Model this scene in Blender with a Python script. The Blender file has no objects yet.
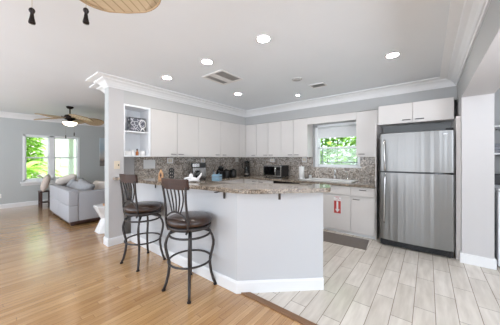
import bpy, bmesh, math, random
from mathutils import Vector, Matrix
random.seed(7)
C = bpy.context.scene
COL = C.collection
PI = math.pi

# ------------------------------------------------------------------ camera, world, exposure
HCAM = 1.33
YAW = math.atan2(178, 222)
cam_data = bpy.data.cameras.new('camera')
cam_data.sensor_fit = 'HORIZONTAL'
cam_data.sensor_width = 36.0
cam_data.lens = 222.0 / 500.0 * 36.0
cam_data.shift_y = -(162.5 - 158.2) / 500.0
cam_data.clip_start = 0.02
cam = bpy.data.objects.new('camera', cam_data)
cam.location = (0, 0, HCAM)
cam.rotation_euler = (PI / 2, 0, YAW)
COL.objects.link(cam)
C.camera = cam

w = bpy.data.worlds.new('sky')
C.world = w
w.use_nodes = True
bgn = w.node_tree.nodes['Background']
bgn.inputs[0].default_value = (0.86, 0.94, 1.04, 1)
bgn.inputs[1].default_value = 2.0

C.view_settings.view_transform = 'Standard'
C.view_settings.look = 'None'
C.view_settings.gamma = 1
C.view_settings.use_curve_mapping = False
C.view_settings.exposure = 0.98

LAMP = 62.0      # emission of the recessed lamps


def fill_area(name, loc, rot, sx, sy, power, color=(1, 1, 1)):
    d = bpy.data.lights.new(name, 'AREA')
    d.shape = 'RECTANGLE'
    d.size = sx
    d.size_y = sy
    d.energy = power
    d.color = color
    o = bpy.data.objects.new(name, d)
    o.location = loc
    o.rotation_euler = rot
    COL.objects.link(o)
    return o


# daylight lamps added unseen behind the photographer, tilted up to brighten the ceiling
for wx in (-6.6, -3.6, -0.6):
    fill_area('added_fill_area', (wx, -2.9, 1.35), (PI / 2 + math.radians(60), 0, 0), 2.0, 2.1, 36, (0.88, 0.95, 1.06))
# another added fill lamp out of view on the right, aimed upward
fill_area('added_fill_area', (2.35, 0.6, 1.3), (PI / 2 + math.radians(82), 0, PI / 2), 2.2, 1.8, 100, (0.88, 0.95, 1.06))

sun = bpy.data.lights.new('sun', 'SUN')
sun.energy = 5.0
sun.angle = math.radians(1.5)
sun.color = (1.0, 0.96, 0.9)
so = bpy.data.objects.new('sun', sun)
so.rotation_euler = Vector((0.0, 0.62, -1.0)).to_track_quat('-Z', 'Y').to_euler()
COL.objects.link(so)

# ------------------------------------------------------------------ materials


def lin(c):
    return tuple(((v / 255) / 12.92 if v / 255 <= 0.04045 else ((v / 255 + 0.055) / 1.055) ** 2.4) for v in c)


MATS = {}


def mat(name, rgb, rough=0.5, metal=0.0, var=0.0, scale=8.0, bump=0.0, bscale=200.0, coat=0.0, stretch=None,
        trans=0.0, spec=0.5):
    m = bpy.data.materials.new(name)
    m.use_nodes = True
    nt = m.node_tree
    b = nt.nodes['Principled BSDF']
    c = lin(rgb)
    b.inputs['Base Color'].default_value = (*c, 1)
    b.inputs['Roughness'].default_value = rough
    b.inputs['Metallic'].default_value = metal
    b.inputs['Coat Weight'].default_value = coat
    b.inputs['Specular IOR Level'].default_value = spec
    tc = nt.nodes.new('ShaderNodeTexCoord')
    mp = nt.nodes.new('ShaderNodeMapping')
    nt.links.new(tc.outputs['Object'], mp.inputs[0])
    if stretch:
        mp.inputs['Scale'].default_value = stretch
    if var > 0:
        n = nt.nodes.new('ShaderNodeTexNoise')
        n.inputs['Scale'].default_value = scale
        n.inputs['Detail'].default_value = 5
        nt.links.new(mp.outputs[0], n.inputs['Vector'])
        r = nt.nodes.new('ShaderNodeValToRGB')
        r.color_ramp.elements[0].position = 0.3
        r.color_ramp.elements[1].position = 0.7
        r.color_ramp.elements[0].color = (*[x * (1 - var) for x in c], 1)
        r.color_ramp.elements[1].color = (*[min(1, x * (1 + var)) for x in c], 1)
        nt.links.new(n.outputs[0], r.inputs[0])
        nt.links.new(r.outputs[0], b.inputs['Base Color'])
    if bump > 0:
        n2 = nt.nodes.new('ShaderNodeTexNoise')
        n2.inputs['Scale'].default_value = bscale
        n2.inputs['Detail'].default_value = 3
        nt.links.new(mp.outputs[0], n2.inputs['Vector'])
        bp = nt.nodes.new('ShaderNodeBump')
        bp.inputs['Strength'].default_value = bump
        bp.inputs['Distance'].default_value = 0.01
        nt.links.new(n2.outputs[0], bp.inputs['Height'])
        nt.links.new(bp.outputs[0], b.inputs['Normal'])
    MATS[name] = m
    return m


def emit(name, rgb, strength):
    m = bpy.data.materials.new(name)
    m.use_nodes = True
    b = m.node_tree.nodes['Principled BSDF']
    c = lin(rgb)
    b.inputs['Base Color'].default_value = (*c, 1)
    b.inputs['Emission Color'].default_value = (*c, 1)
    b.inputs['Emission Strength'].default_value = strength
    return m


def wood_floor_mat():
    m = bpy.data.materials.new('oak_strip_floor')
    m.use_nodes = True
    nt = m.node_tree
    N, L = nt.nodes, nt.links
    b = N['Principled BSDF']
    tc = N.new('ShaderNodeTexCoord')
    sp = N.new('ShaderNodeSeparateXYZ')
    cb = N.new('ShaderNodeCombineXYZ')
    L.new(tc.outputs['Object'], sp.inputs[0])
    # every strip row gets its own shift so the end joints never line up
    dv = N.new('ShaderNodeMath')
    dv.operation = 'DIVIDE'
    dv.inputs[1].default_value = 0.057
    L.new(sp.outputs['X'], dv.inputs[0])
    fl = N.new('ShaderNodeMath')
    fl.operation = 'FLOOR'
    L.new(dv.outputs[0], fl.inputs[0])
    wn_ = N.new('ShaderNodeTexWhiteNoise')
    wn_.noise_dimensions = '1D'
    L.new(fl.outputs[0], wn_.inputs['W'])
    sh = N.new('ShaderNodeMath')
    sh.operation = 'MULTIPLY_ADD'
    sh.inputs[1].default_value = 3.7
    L.new(wn_.outputs['Value'], sh.inputs[0])
    L.new(sp.outputs['Y'], sh.inputs[2])
    L.new(sh.outputs[0], cb.inputs['X'])
    L.new(sp.outputs['X'], cb.inputs['Y'])
    br = N.new('ShaderNodeTexBrick')
    br.offset = 0.0
    br.offset_frequency = 2
    br.inputs['Scale'].default_value = 1
    br.inputs['Brick Width'].default_value = 0.85
    br.inputs['Row Height'].default_value = 0.057
    br.inputs['Mortar Size'].default_value = 0.0012
    br.inputs['Mortar Smooth'].default_value = 0.2
    br.inputs['Bias'].default_value = 0.0
    br.inputs['Color1'].default_value = (*lin((214, 174, 124)), 1)
    br.inputs['Color2'].default_value = (*lin((186, 142, 94)), 1)
    br.inputs['Mortar'].default_value = (*lin((120, 82, 50)), 1)
    L.new(cb.outputs[0], br.inputs['Vector'])
    mp = N.new('ShaderNodeMapping')
    mp.inputs['Scale'].default_value = (1.2, 26, 1)
    L.new(cb.outputs[0], mp.inputs[0])
    n = N.new('ShaderNodeTexNoise')
    n.inputs['Scale'].default_value = 3
    n.inputs['Detail'].default_value = 6
    L.new(mp.outputs[0], n.inputs['Vector'])
    r = N.new('ShaderNodeValToRGB')
    r.color_ramp.elements[0].position = 0.3
    r.color_ramp.elements[1].position = 0.75
    r.color_ramp.elements[0].color = (0.74, 0.68, 0.62, 1)
    r.color_ramp.elements[1].color = (1.06, 1.05, 1.03, 1)
    L.new(n.outputs[0], r.inputs[0])
    mx = N.new('ShaderNodeMix')
    mx.data_type = 'RGBA'
    mx.blend_type = 'MULTIPLY'
    mx.inputs[0].default_value = 1
    L.new(br.outputs['Color'], mx.inputs[6])
    L.new(r.outputs[0], mx.inputs[7])
    L.new(mx.outputs[2], b.inputs['Base Color'])
    b.inputs['Roughness'].default_value = 0.27
    b.inputs['Coat Weight'].default_value = 1.0
    b.inputs['Coat Roughness'].default_value = 0.14
    # cupped strips: height follows the strip
    md = N.new('ShaderNodeMath')
    md.operation = 'PINGPONG'
    md.inputs[1].default_value = 0.0285
    L.new(sp.outputs['X'], md.inputs[0])
    bp = N.new('ShaderNodeBump')
    bp.inputs['Strength'].default_value = 0.5
    bp.inputs['Distance'].default_value = 0.05
    L.new(md.outputs[0], bp.inputs['Height'])
    L.new(bp.outputs[0], b.inputs['Coat Normal'])
    return m


def tile_floor_mat():
    m = bpy.data.materials.new('plank_tile_floor')
    m.use_nodes = True
    nt = m.node_tree
    N, L = nt.nodes, nt.links
    b = N['Principled BSDF']
    tc = N.new('ShaderNodeTexCoord')
    sp = N.new('ShaderNodeSeparateXYZ')
    cb = N.new('ShaderNodeCombineXYZ')
    L.new(tc.outputs['Object'], sp.inputs[0])
    ad = N.new('ShaderNodeMath')
    ad.inputs[1].default_value = -0.05
    L.new(sp.outputs['X'], ad.inputs[0])
    L.new(sp.outputs['Y'], cb.inputs['X'])
    L.new(ad.outputs[0], cb.inputs['Y'])
    br = N.new('ShaderNodeTexBrick')
    br.offset = 0.42
    br.inputs['Scale'].default_value = 1
    br.inputs['Brick Width'].default_value = 0.62
    br.inputs['Row Height'].default_value = 0.15
    br.inputs['Mortar Size'].default_value = 0.0028
    br.inputs['Mortar Smooth'].default_value = 0.1
    br.inputs['Color1'].default_value = (*lin((228, 220, 210)), 1)
    br.inputs['Color2'].default_value = (*lin((211, 202, 190)), 1)
    br.inputs['Mortar'].default_value = (*lin((150, 138, 124)), 1)
    L.new(cb.outputs[0], br.inputs['Vector'])
    mp = N.new('ShaderNodeMapping')
    mp.inputs['Scale'].default_value = (1.4, 9, 1)
    L.new(cb.outputs[0], mp.inputs[0])
    n = N.new('ShaderNodeTexNoise')
    n.inputs['Scale'].default_value = 2.4
    n.inputs['Detail'].default_value = 6
    L.new(mp.outputs[0], n.inputs['Vector'])
    r = N.new('ShaderNodeValToRGB')
    r.color_ramp.elements[0].position = 0.3
    r.color_ramp.elements[1].position = 0.7
    r.color_ramp.elements[0].color = (0.85, 0.83, 0.81, 1)
    r.color_ramp.elements[1].color = (1.05, 1.05, 1.05, 1)
    L.new(n.outputs[0], r.inputs[0])
    mx = N.new('ShaderNodeMix')
    mx.data_type = 'RGBA'
    mx.blend_type = 'MULTIPLY'
    mx.inputs[0].default_value = 1
    L.new(br.outputs['Color'], mx.inputs[6])
    L.new(r.outputs[0], mx.inputs[7])
    L.new(mx.outputs[2], b.inputs['Base Color'])
    b.inputs['Roughness'].default_value = 0.2
    return m


def granite_mat(name, cols, scale=1.0, rough=0.12, vein=0.5):
    m = bpy.data.materials.new(name)
    m.use_nodes = True
    nt = m.node_tree
    N, L = nt.nodes, nt.links
    b = N['Principled BSDF']
    tc = N.new('ShaderNodeTexCoord')
    n1 = N.new('ShaderNodeTexNoise')
    n1.inputs['Scale'].default_value = 11 * scale
    n1.inputs['Detail'].default_value = 8
    n1.inputs['Roughness'].default_value = 0.72
    n1.inputs['Distortion'].default_value = 1.2
    L.new(tc.outputs['Object'], n1.inputs['Vector'])
    r1 = N.new('ShaderNodeValToRGB')
    e = r1.color_ramp.elements
    k = len(cols)
    e[0].position = 0.30
    e[0].color = (*lin(cols[0]), 1)
    e[1].position = 0.70
    e[1].color = (*lin(cols[-1]), 1)
    for i in range(1, k - 1):
        x = e.new(0.30 + 0.40 * i / (k - 1))
        x.color = (*lin(cols[i]), 1)
    L.new(n1.outputs[0], r1.inputs[0])
    v = N.new('ShaderNodeTexVoronoi')
    v.inputs['Scale'].default_value = 75 * scale
    L.new(tc.outputs['Object'], v.inputs['Vector'])
    r2 = N.new('ShaderNodeValToRGB')
    r2.color_ramp.elements[0].position = 0.1
    r2.color_ramp.elements[1].position = 0.95
    r2.color_ramp.elements[0].color = (1 - vein, 1 - vein, 1 - vein, 1)
    r2.color_ramp.elements[1].color = (1 + vein * .7, 1 + vein * .68, 1 + vein * .62, 1)
    L.new(v.outputs['Color'], r2.inputs[0])
    mx = N.new('ShaderNodeMix')
    mx.data_type = 'RGBA'
    mx.blend_type = 'MULTIPLY'
    mx.inputs[0].default_value = 1
    L.new(r1.outputs[0], mx.inputs[6])
    L.new(r2.outputs[0], mx.inputs[7])
    L.new(mx.outputs[2], b.inputs['Base Color'])
    b.inputs['Roughness'].default_value = rough
    return m


def glass_mat(name, tint=(1, 1, 1), gloss=0.08):
    m = bpy.data.materials.new(name)
    m.use_nodes = True
    nt = m.node_tree
    N, L = nt.nodes, nt.links
    out = N['Material Output']
    N.remove(N['Principled BSDF'])
    t = N.new('ShaderNodeBsdfTransparent')
    t.inputs[0].default_value = (*tint, 1)
    g = N.new('ShaderNodeBsdfGlossy')
    g.inputs['Roughness'].default_value = 0.02
    lw = N.new('ShaderNodeLayerWeight')
    lw.inputs[0].default_value = 0.3
    ml = N.new('ShaderNodeMath')
    ml.operation = 'MULTIPLY'
    ml.inputs[1].default_value = gloss * 4
    L.new(lw.outputs['Fresnel'], ml.inputs[0])
    mx = N.new('ShaderNodeMixShader')
    L.new(ml.outputs[0], mx.inputs[0])
    L.new(t.outputs[0], mx.inputs[1])
    L.new(g.outputs[0], mx.inputs[2])
    L.new(mx.outputs[0], out.inputs[0])
    return m


def leaf_mat(name, c1, c2):
    m = bpy.data.materials.new(name)
    m.use_nodes = True
    nt = m.node_tree
    N, L = nt.nodes, nt.links
    b = N['Principled BSDF']
    tc = N.new('ShaderNodeTexCoord')
    n = N.new('ShaderNodeTexNoise')
    n.inputs['Scale'].default_value = 3.5
    n.inputs['Detail'].default_value = 6
    L.new(tc.outputs['Object'], n.inputs['Vector'])
    r = N.new('ShaderNodeValToRGB')
    r.color_ramp.elements[0].position = 0.35
    r.color_ramp.elements[1].position = 0.65
    r.color_ramp.elements[0].color = (*lin(c1), 1)
    r.color_ramp.elements[1].color = (*lin(c2), 1)
    L.new(n.outputs[0], r.inputs[0])
    L.new(r.outputs[0], b.inputs['Base Color'])
    b.inputs['Roughness'].default_value = 0.5
    tr = N.new('ShaderNodeBsdfTranslucent')
    L.new(r.outputs[0], tr.inputs[0])
    mx = N.new('ShaderNodeMixShader')
    mx.inputs[0].default_value = 0.4
    L.new(b.outputs[0], mx.inputs[1])
    L.new(tr.outputs[0], mx.inputs[2])
    L.new(mx.outputs[0], N['Material Output'].inputs[0])
    return m


def palm_blade_mat(name, c1, c2):
    m = bpy.data.materials.new(name)
    m.use_nodes = True
    nt = m.node_tree
    N, L = nt.nodes, nt.links
    b = N['Principled BSDF']
    tc = N.new('ShaderNodeTexCoord')
    sp = N.new('ShaderNodeSeparateXYZ')
    L.new(tc.outputs['Object'], sp.inputs[0])
    ml = N.new('ShaderNodeMath')
    ml.operation = 'MULTIPLY_ADD'
    ml.inputs[1].default_value = 0.42
    L.new(sp.outputs['X'], ml.inputs[0])
    L.new(sp.outputs['Y'], ml.inputs[2])
    pp = N.new('ShaderNodeMath')
    pp.operation = 'PINGPONG'
    pp.inputs[1].default_value = 0.022
    L.new(ml.outputs[0], pp.inputs[0])
    mr = N.new('ShaderNodeMapRange')
    mr.inputs[2].default_value = 0.022
    L.new(pp.outputs[0], mr.inputs[0])
    r = N.new('ShaderNodeValToRGB')
    r.color_ramp.elements[0].position = 0.02
    r.color_ramp.elements[1].position = 0.25
    r.color_ramp.elements[0].color = (*lin(c2), 1)
    r.color_ramp.elements[1].color = (*lin(c1), 1)
    L.new(mr.outputs[0], r.inputs[0])
    L.new(r.outputs[0], b.inputs['Base Color'])
    bp = N.new('ShaderNodeBump')
    bp.inputs['Strength'].default_value = 0.5
    bp.inputs['Distance'].default_value = 0.004
    L.new(mr.outputs[0], bp.inputs['Height'])
    L.new(bp.outputs[0], b.inputs['Normal'])
    b.inputs['Roughness'].default_value = 0.5
    return m


def steel_mat():
    m = bpy.data.materials.new('brushed_steel')
    m.use_nodes = True
    nt = m.node_tree
    N, L = nt.nodes, nt.links
    b = N['Principled BSDF']
    b.inputs['Metallic'].default_value = 1.0
    b.inputs['Base Color'].default_value = (*lin((140, 139, 137)), 1)
    b.inputs['Roughness'].default_value = 0.38
    tc = N.new('ShaderNodeTexCoord')
    mp = N.new('ShaderNodeMapping')
    mp.inputs['Scale'].default_value = (6.5, 0.2, 0.03)
    L.new(tc.outputs['Object'], mp.inputs[0])
    n = N.new('ShaderNodeTexNoise')
    n.inputs['Scale'].default_value = 1.0
    n.inputs['Detail'].default_value = 2
    L.new(mp.outputs[0], n.inputs['Vector'])
    bp = N.new('ShaderNodeBump')
    bp.inputs['Strength'].default_value = 0.6
    bp.inputs['Distance'].default_value = 0.03
    L.new(n.outputs[0], bp.inputs['Height'])
    L.new(bp.outputs[0], b.inputs['Normal'])
    return m


def screen_mat():
    m = bpy.data.materials.new('insect_screen_mesh')
    m.use_nodes = True
    nt = m.node_tree
    N, L = nt.nodes, nt.links
    b = N['Principled BSDF']
    b.inputs['Base Color'].default_value = (0.5, 0.54, 0.52, 1)
    b.inputs['Roughness'].default_value = 0.8
    t = N.new('ShaderNodeBsdfTransparent')
    tl = N.new('ShaderNodeBsdfTranslucent')
    tl.inputs[0].default_value = (0.62, 0.68, 0.64, 1)
    m1 = N.new('ShaderNodeMixShader')
    m1.inputs[0].default_value = 0.5
    L.new(b.outputs[0], m1.inputs[1])
    L.new(tl.outputs[0], m1.inputs[2])
    m2 = N.new('ShaderNodeMixShader')
    m2.inputs[0].default_value = 0.30
    L.new(t.outputs[0], m2.inputs[1])
    L.new(m1.outputs[0], m2.inputs[2])
    L.new(m2.outputs[0], N['Material Output'].inputs[0])
    return m


M = {}
M['ceiling'] = mat('ceiling_paint', (228, 231, 234), 0.85, var=0.01, scale=2)
M['niche'] = mat('niche_laminate_lightened', (242, 243, 245), 0.4, var=0.01, scale=4)  # lightened to stand in for lamp light missing inside the niche
M['soffit'] = mat('soffit_paint_part_shaded', (196, 195, 193), 0.7, bump=0.05, bscale=90)  # wall-end paint in a mid tone, its shading toward the back included
M['white_wall'] = mat('white_wall_paint', (202, 199, 198), 0.7, bump=0.05, bscale=90)
M['gray_wall'] = mat('gray_wall_paint', (180, 180, 179), 0.7, bump=0.05, bscale=90)
M['blue_wall'] = mat('pale_blue_gray_paint', (190, 193, 192), 0.7, bump=0.05, bscale=90)
M['knee_wall'] = mat('cool_white_paint', (199, 200, 202), 0.65, bump=0.04, bscale=90)
M['trim'] = mat('white_trim_paint', (236, 236, 236), 0.4, var=0.01, scale=3)
M['cabinet'] = mat('warm_white_laminate', (222, 217, 213), 0.38, var=0.012, scale=4)
M['pull'] = mat('dark_bronze', (70, 62, 58), 0.35, 0.8, var=0.1, scale=40)
M['wood_floor'] = wood_floor_mat()
M['tile'] = tile_floor_mat()
M['strip'] = mat('brown_threshold_wood', (128, 92, 62), 0.4, var=0.2, scale=6, stretch=(1, 20, 1))
M['granite'] = granite_mat('polished_granite_counter', [(30, 24, 22), (104, 92, 82), (150, 136, 122), (190, 176, 160), (62, 53, 47)], 3.0, 0.05, 1.0)
M['splash'] = granite_mat('granite_backsplash', [(96, 86, 80), (166, 154, 145), (212, 204, 196), (132, 117, 106), (230, 223, 216)], 0.8, 0.16, 0.6)
M['steel'] = steel_mat()
M['steel_handle'] = mat('satin_steel', (190, 189, 187), 0.25, 1.0, var=0.03, scale=30)
M['black'] = mat('black_plastic', (22, 22, 23), 0.35, var=0.1, scale=20)
M['black_gloss'] = mat('black_gloss', (14, 14, 15), 0.08, var=0.1, scale=20)
M['dark_gray'] = mat('charcoal_plastic', (62, 62, 64), 0.5, var=0.05, scale=20)
M['iron'] = mat('pewter_painted_iron', (66, 62, 61), 0.4, 0.55, var=0.12, scale=25)
M['rail_wood'] = mat('dark_walnut_rail', (58, 33, 22), 0.45, var=0.3, scale=7, stretch=(1, 1, 8), coat=0.1)
M['leather'] = mat('brown_leather', (54, 35, 27), 0.28, var=0.4, scale=14, bump=0.15, bscale=120, coat=0.25)
M['lamp'] = emit('lamp_glow', (255, 252, 248), LAMP)
M['bowl_glow'] = emit('bowl_glass_glow', (255, 240, 214), 3.0)
M['vent_dark'] = mat('vent_shadow_gray', (172, 169, 166), 0.8, var=0.05, scale=30)
M['detector'] = mat('detector_gray', (188, 186, 184), 0.5, var=0.01, scale=5)
M['vent_white'] = mat('vent_white', (224, 221, 218), 0.5, var=0.01, scale=5)
M['bronze'] = mat('oil_rubbed_bronze', (36, 28, 25), 0.35, 0.7, var=0.1, scale=20)
M['palm'] = palm_blade_mat('woven_palm_blade', (200, 180, 150), (156, 134, 104))
M['palm_edge'] = mat('blade_binding_tan', (176, 150, 116), 0.5, var=0.1, scale=20)
M['brass_chain'] = mat('chain_brass', (170, 150, 120), 0.3, 1.0, var=0.1, scale=20)
M['sofa'] = mat('light_gray_upholstery', (178, 178, 182), 0.9, var=0.05, scale=60, bump=0.1, bscale=300)
M['pillow_gray'] = mat('gray_pillow_fabric', (160, 160, 162), 0.92, var=0.08, scale=40, bump=0.1, bscale=200)
M['pillow_cream'] = mat('cream_pillow_fabric', (222, 212, 203), 0.92, var=0.05, scale=40, bump=0.1, bscale=200)
M['throw'] = mat('beige_knit', (216, 202, 192), 0.95, var=0.08, scale=50, bump=0.3, bscale=80)
M['dark_wood'] = mat('espresso_wood', (66, 42, 36), 0.4, var=0.25, scale=9, stretch=(1, 1, 6))
M['ceramic'] = mat('white_ceramic', (240, 238, 236), 0.2, var=0.01, scale=4)
M['white_plastic'] = mat('white_plastic', (240, 239, 238), 0.3, var=0.01, scale=4)
M['beige_plastic'] = mat('almond_plastic', (226, 212, 190), 0.35, var=0.02, scale=6)
M['paper'] = mat('paper_towel', (244, 243, 241), 0.95, var=0.02, scale=30, bump=0.1, bscale=150)
M['blue_box'] = mat('pale_blue_enamel', (142, 176, 196), 0.4, var=0.08, scale=12)
M['chrome'] = mat('chrome', (225, 225, 226), 0.08, 1.0, var=0.02, scale=10)
M['tan_wood'] = mat('light_wood', (196, 150, 106), 0.5, var=0.15, scale=8, stretch=(1, 1, 6))
M['red'] = mat('sign_red', (196, 72, 66), 0.5, var=0.04, scale=20)
M['mat_brown'] = mat('woven_mat_taupe', (122, 113, 106), 0.95, var=0.14, scale=90, bump=0.3, bscale=250)
M['window_white'] = mat('white_vinyl', (240, 241, 242), 0.35, var=0.01, scale=4)
M['shade'] = mat('roller_shade_fabric', (232, 233, 233), 0.9, var=0.02, scale=30)
M['glass'] = glass_mat('window_glass', (0.97, 0.99, 0.98))
M['screen'] = screen_mat()
M['jar_glass'] = glass_mat('clear_glass', (0.86, 0.88, 0.88), 0.2)
M['leaf'] = leaf_mat('bright_leaf', (120, 176, 60), (206, 236, 120))
M['leaf2'] = leaf_mat('hedge_leaf', (104, 160, 54), (180, 224, 96))
M['stem'] = mat('plant_stem', (110, 100, 60), 0.8, var=0.2, scale=10)
M['lawn'] = mat('lawn_green', (120, 150, 70), 0.95, var=0.3, scale=5)
M['stucco'] = mat('pale_pink_stucco', (240, 226, 220), 0.9, var=0.04, scale=6, bump=0.1)
M['roof'] = mat('gray_roof', (150, 146, 142), 0.9, var=0.15, scale=8)
M['art_blue'] = None
M['washer'] = mat('white_enamel', (238, 239, 241), 0.25, var=0.01, scale=4)
M['towel_gray'] = mat('gray_folded_cloth', (142, 144, 150), 0.95, var=0.25, scale=25, bump=0.2, bscale=120)
M['orange'] = mat('amber_liquid', (176, 104, 50), 0.2, var=0.1, scale=10)


def painting_mat():
    m = bpy.data.materials.new('seascape_print')
    m.use_nodes = True
    nt = m.node_tree
    N, L = nt.nodes, nt.links
    b = N['Principled BSDF']
    tc = N.new('ShaderNodeTexCoord')
    sp = N.new('ShaderNodeSeparateXYZ')
    L.new(tc.outputs['Generated'], sp.inputs[0])
    n = N.new('ShaderNodeTexNoise')
    n.inputs['Scale'].default_value = 5
    n.inputs['Detail'].default_value = 5
    L.new(tc.outputs['Generated'], n.inputs['Vector'])
    ma = N.new('ShaderNodeMath')
    ma.operation = 'MULTIPLY_ADD'
    ma.inputs[1].default_value = 0.25
    L.new(n.outputs[0], ma.inputs[0])
    L.new(sp.outputs['Z'], ma.inputs[2])
    r = N.new('ShaderNodeValToRGB')
    e = r.color_ramp.elements
    e[0].position = 0.2
    e[0].color = (*lin((140, 132, 126)), 1)
    e[1].position = 1.0
    e[1].color = (*lin((196, 210, 218)), 1)
    for p, c in ((0.3, (118, 112, 112)), (0.38, (176, 160, 150)), (0.5, (206, 204, 200)), (0.75, (178, 196, 208))):
        x = e.new(p)
        x.color = (*lin(c), 1)
    L.new(ma.outputs[0], r.inputs[0])
    L.new(r.outputs[0], b.inputs['Base Color'])
    b.inputs['Roughness'].default_value = 0.4
    return m


M['painting'] = painting_mat()


def scroll_mat():
    m = bpy.data.materials.new('gray_scrollwork')
    m.use_nodes = True
    nt = m.node_tree
    N, L = nt.nodes, nt.links
    b = N['Principled BSDF']
    tc = N.new('ShaderNodeTexCoord')
    n = N.new('ShaderNodeTexVoronoi')
    n.feature = 'DISTANCE_TO_EDGE'
    n.inputs['Scale'].default_value = 16
    L.new(tc.outputs['Object'], n.inputs['Vector'])
    r = N.new('ShaderNodeValToRGB')
    r.color_ramp.elements[0].position = 0.03
    r.color_ramp.elements[1].position = 0.10
    r.color_ramp.elements[0].color = (*lin((205, 205, 210)), 1)
    r.color_ramp.elements[1].color = (*lin((98, 98, 108)), 1)
    L.new(n.outputs['Distance'], r.inputs[0])
    L.new(r.outputs[0], b.inputs['Base Color'])
    b.inputs['Roughness'].default_value = 0.5
    return m


M['scroll'] = scroll_mat()

# ------------------------------------------------------------------ mesh helpers


class MB:
    def __init__(self):
        self.bm = bmesh.new()

    def _bevel(self, verts, bev, seg):
        es = set()
        for v in verts:
            for e in v.link_edges:
                es.add(e)
        bmesh.ops.bevel(self.bm, geom=list(es), offset=bev, segments=seg, affect='EDGES', profile=0.5, clamp_overlap=True)

    def box(self, x0, x1, y0, y1, z0, z1, bev=0.0, seg=2, smooth=False):
        nf = len(self.bm.faces)
        r = bmesh.ops.create_cube(self.bm, size=1)
        for v in r['verts']:
            v.co = Vector((x0 + (v.co.x + .5) * (x1 - x0), y0 + (v.co.y + .5) * (y1 - y0), z0 + (v.co.z + .5) * (z1 - z0)))
        if bev > 0:
            self._bevel(r['verts'], bev, seg)
        if smooth:
            self.bm.faces.ensure_lookup_table()
            for f in self.bm.faces[nf:]:
                f.smooth = True
        return self

    def prism(self, poly, z0, z1, bev=0.0, seg=2):
        bot = [self.bm.verts.new((x, y, z0)) for x, y in poly]
        top = [self.bm.verts.new((x, y, z1)) for x, y in poly]
        n = len(poly)
        try:
            self.bm.faces.new(list(reversed(bot)))
            self.bm.faces.new(top)
        except ValueError:
            pass
        for i in range(n):
            self.bm.faces.new((bot[i], bot[(i + 1) % n], top[(i + 1) % n], top[i]))
        if bev > 0:
            es = []
            for ring in (bot, top):
                for i in range(n):
                    e = self.bm.edges.get((ring[i], ring[(i + 1) % n]))
                    if e:
                        es.append(e)
            bmesh.ops.bevel(self.bm, geom=es, offset=bev, segments=seg, affect='EDGES', profile=0.5)
        return self

    def extrude_profile(self, pts3_a, pts3_b):
        """closed profile given twice in 3D, bridged"""
        a = [self.bm.verts.new(p) for p in pts3_a]
        b = [self.bm.verts.new(p) for p in pts3_b]
        n = len(a)
        self.bm.faces.new(list(reversed(a)))
        self.bm.faces.new(b)
        for i in range(n):
            self.bm.faces.new((a[i], a[(i + 1) % n], b[(i + 1) % n], b[i]))
        return self

    def tube(self, pts, r, seg=8, closed=False, cap=True, flat=None):
        pts = [Vector(p) for p in pts]
        n = len(pts)
        rs = r if isinstance(r, (list, tuple)) else [r] * n
        rings = []
        up = None
        for i, p in enumerate(pts):
            if closed:
                t = pts[(i + 1) % n] - pts[i - 1]
            elif i == 0:
                t = pts[1] - pts[0]
            elif i == n - 1:
                t = pts[-1] - pts[-2]
            else:
                t = pts[i + 1] - pts[i - 1]
            t.normalize()
            if up is None:
                ref = Vector((0, 0, 1)) if abs(t.z) < 0.9 else Vector((1, 0, 0))
                up = (ref - t * ref.dot(t)).normalized()
            else:
                up = (up - t * up.dot(t)).normalized()
            sd = t.cross(up)
            ring = []
            for k in range(seg):
                a = 2 * PI * k / seg
                q = p + (up * math.cos(a) + sd * math.sin(a)) * rs[i]
                ring.append(self.bm.verts.new(q))
            rings.append(ring)
        m = n if closed else n - 1
        for i in range(m):
            a, b = rings[i], rings[(i + 1) % n]
            for k in range(seg):
                f = self.bm.faces.new((a[k], a[(k + 1) % seg], b[(k + 1) % seg], b[k]))
                f.smooth = True
        if cap and not closed:
            self.bm.faces.new(list(reversed(rings[0])))
            self.bm.faces.new(rings[-1])
        return self

    def lathe(self, prof, c=(0, 0, 0), seg=24):
        c = Vector(c)
        rings = []
        for r, z in prof:
            if r < 1e-6:
                rings.append([self.bm.verts.new(c + Vector((0, 0, z)))])
            else:
                rings.append([self.bm.verts.new(c + Vector((r * math.cos(2 * PI * k / seg), r * math.sin(2 * PI * k / seg), z))) for k in range(seg)])
        for a, b in zip(rings[:-1], rings[1:]):
            for k in range(seg):
                k2 = (k + 1) % seg
                if len(a) == 1 and len(b) == 1:
                    continue
                if len(a) == 1:
                    f = self.bm.faces.new((a[0], b[k2], b[k]))
                elif len(b) == 1:
                    f = self.bm.faces.new((a[k], a[k2], b[0]))
                else:
                    f = self.bm.faces.new((a[k], a[k2], b[k2], b[k]))
                f.smooth = True
        return self

    def pillow(self, w, h, t, mtx, n=12):
        vs = {}
        for side in (1, -1):
            for i in range(n + 1):
                for j in range(n + 1):
                    u, v = -1 + 2 * i / n, -1 + 2 * j / n
                    edge = i in (0, n) or j in (0, n)
                    if edge and side == -1:
                        vs[(side, i, j)] = vs[(1, i, j)]
                        continue
                    k = (max(0, 1 - u ** 4) * max(0, 1 - v ** 4)) ** 0.5
                    sx = 1 - 0.10 * (1 - abs(u)) * 0 - 0.07 * (1 - v * v) * abs(u)
                    sy = 1 - 0.07 * (1 - u * u) * abs(v)
                    p = Vector((u * sx * w / 2, v * sy * h / 2, side * k * t / 2))
                    vs[(side, i, j)] = self.bm.verts.new(mtx @ p)
        for side in (1, -1):
            for i in range(n):
                for j in range(n):
                    q = [vs[(side, i, j)], vs[(side, i + 1, j)], vs[(side, i + 1, j + 1)], vs[(side, i, j + 1)]]
                    if side == -1:
                        q.reverse()
                    f = self.bm.faces.new(q)
                    f.smooth = True
        return self

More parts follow.
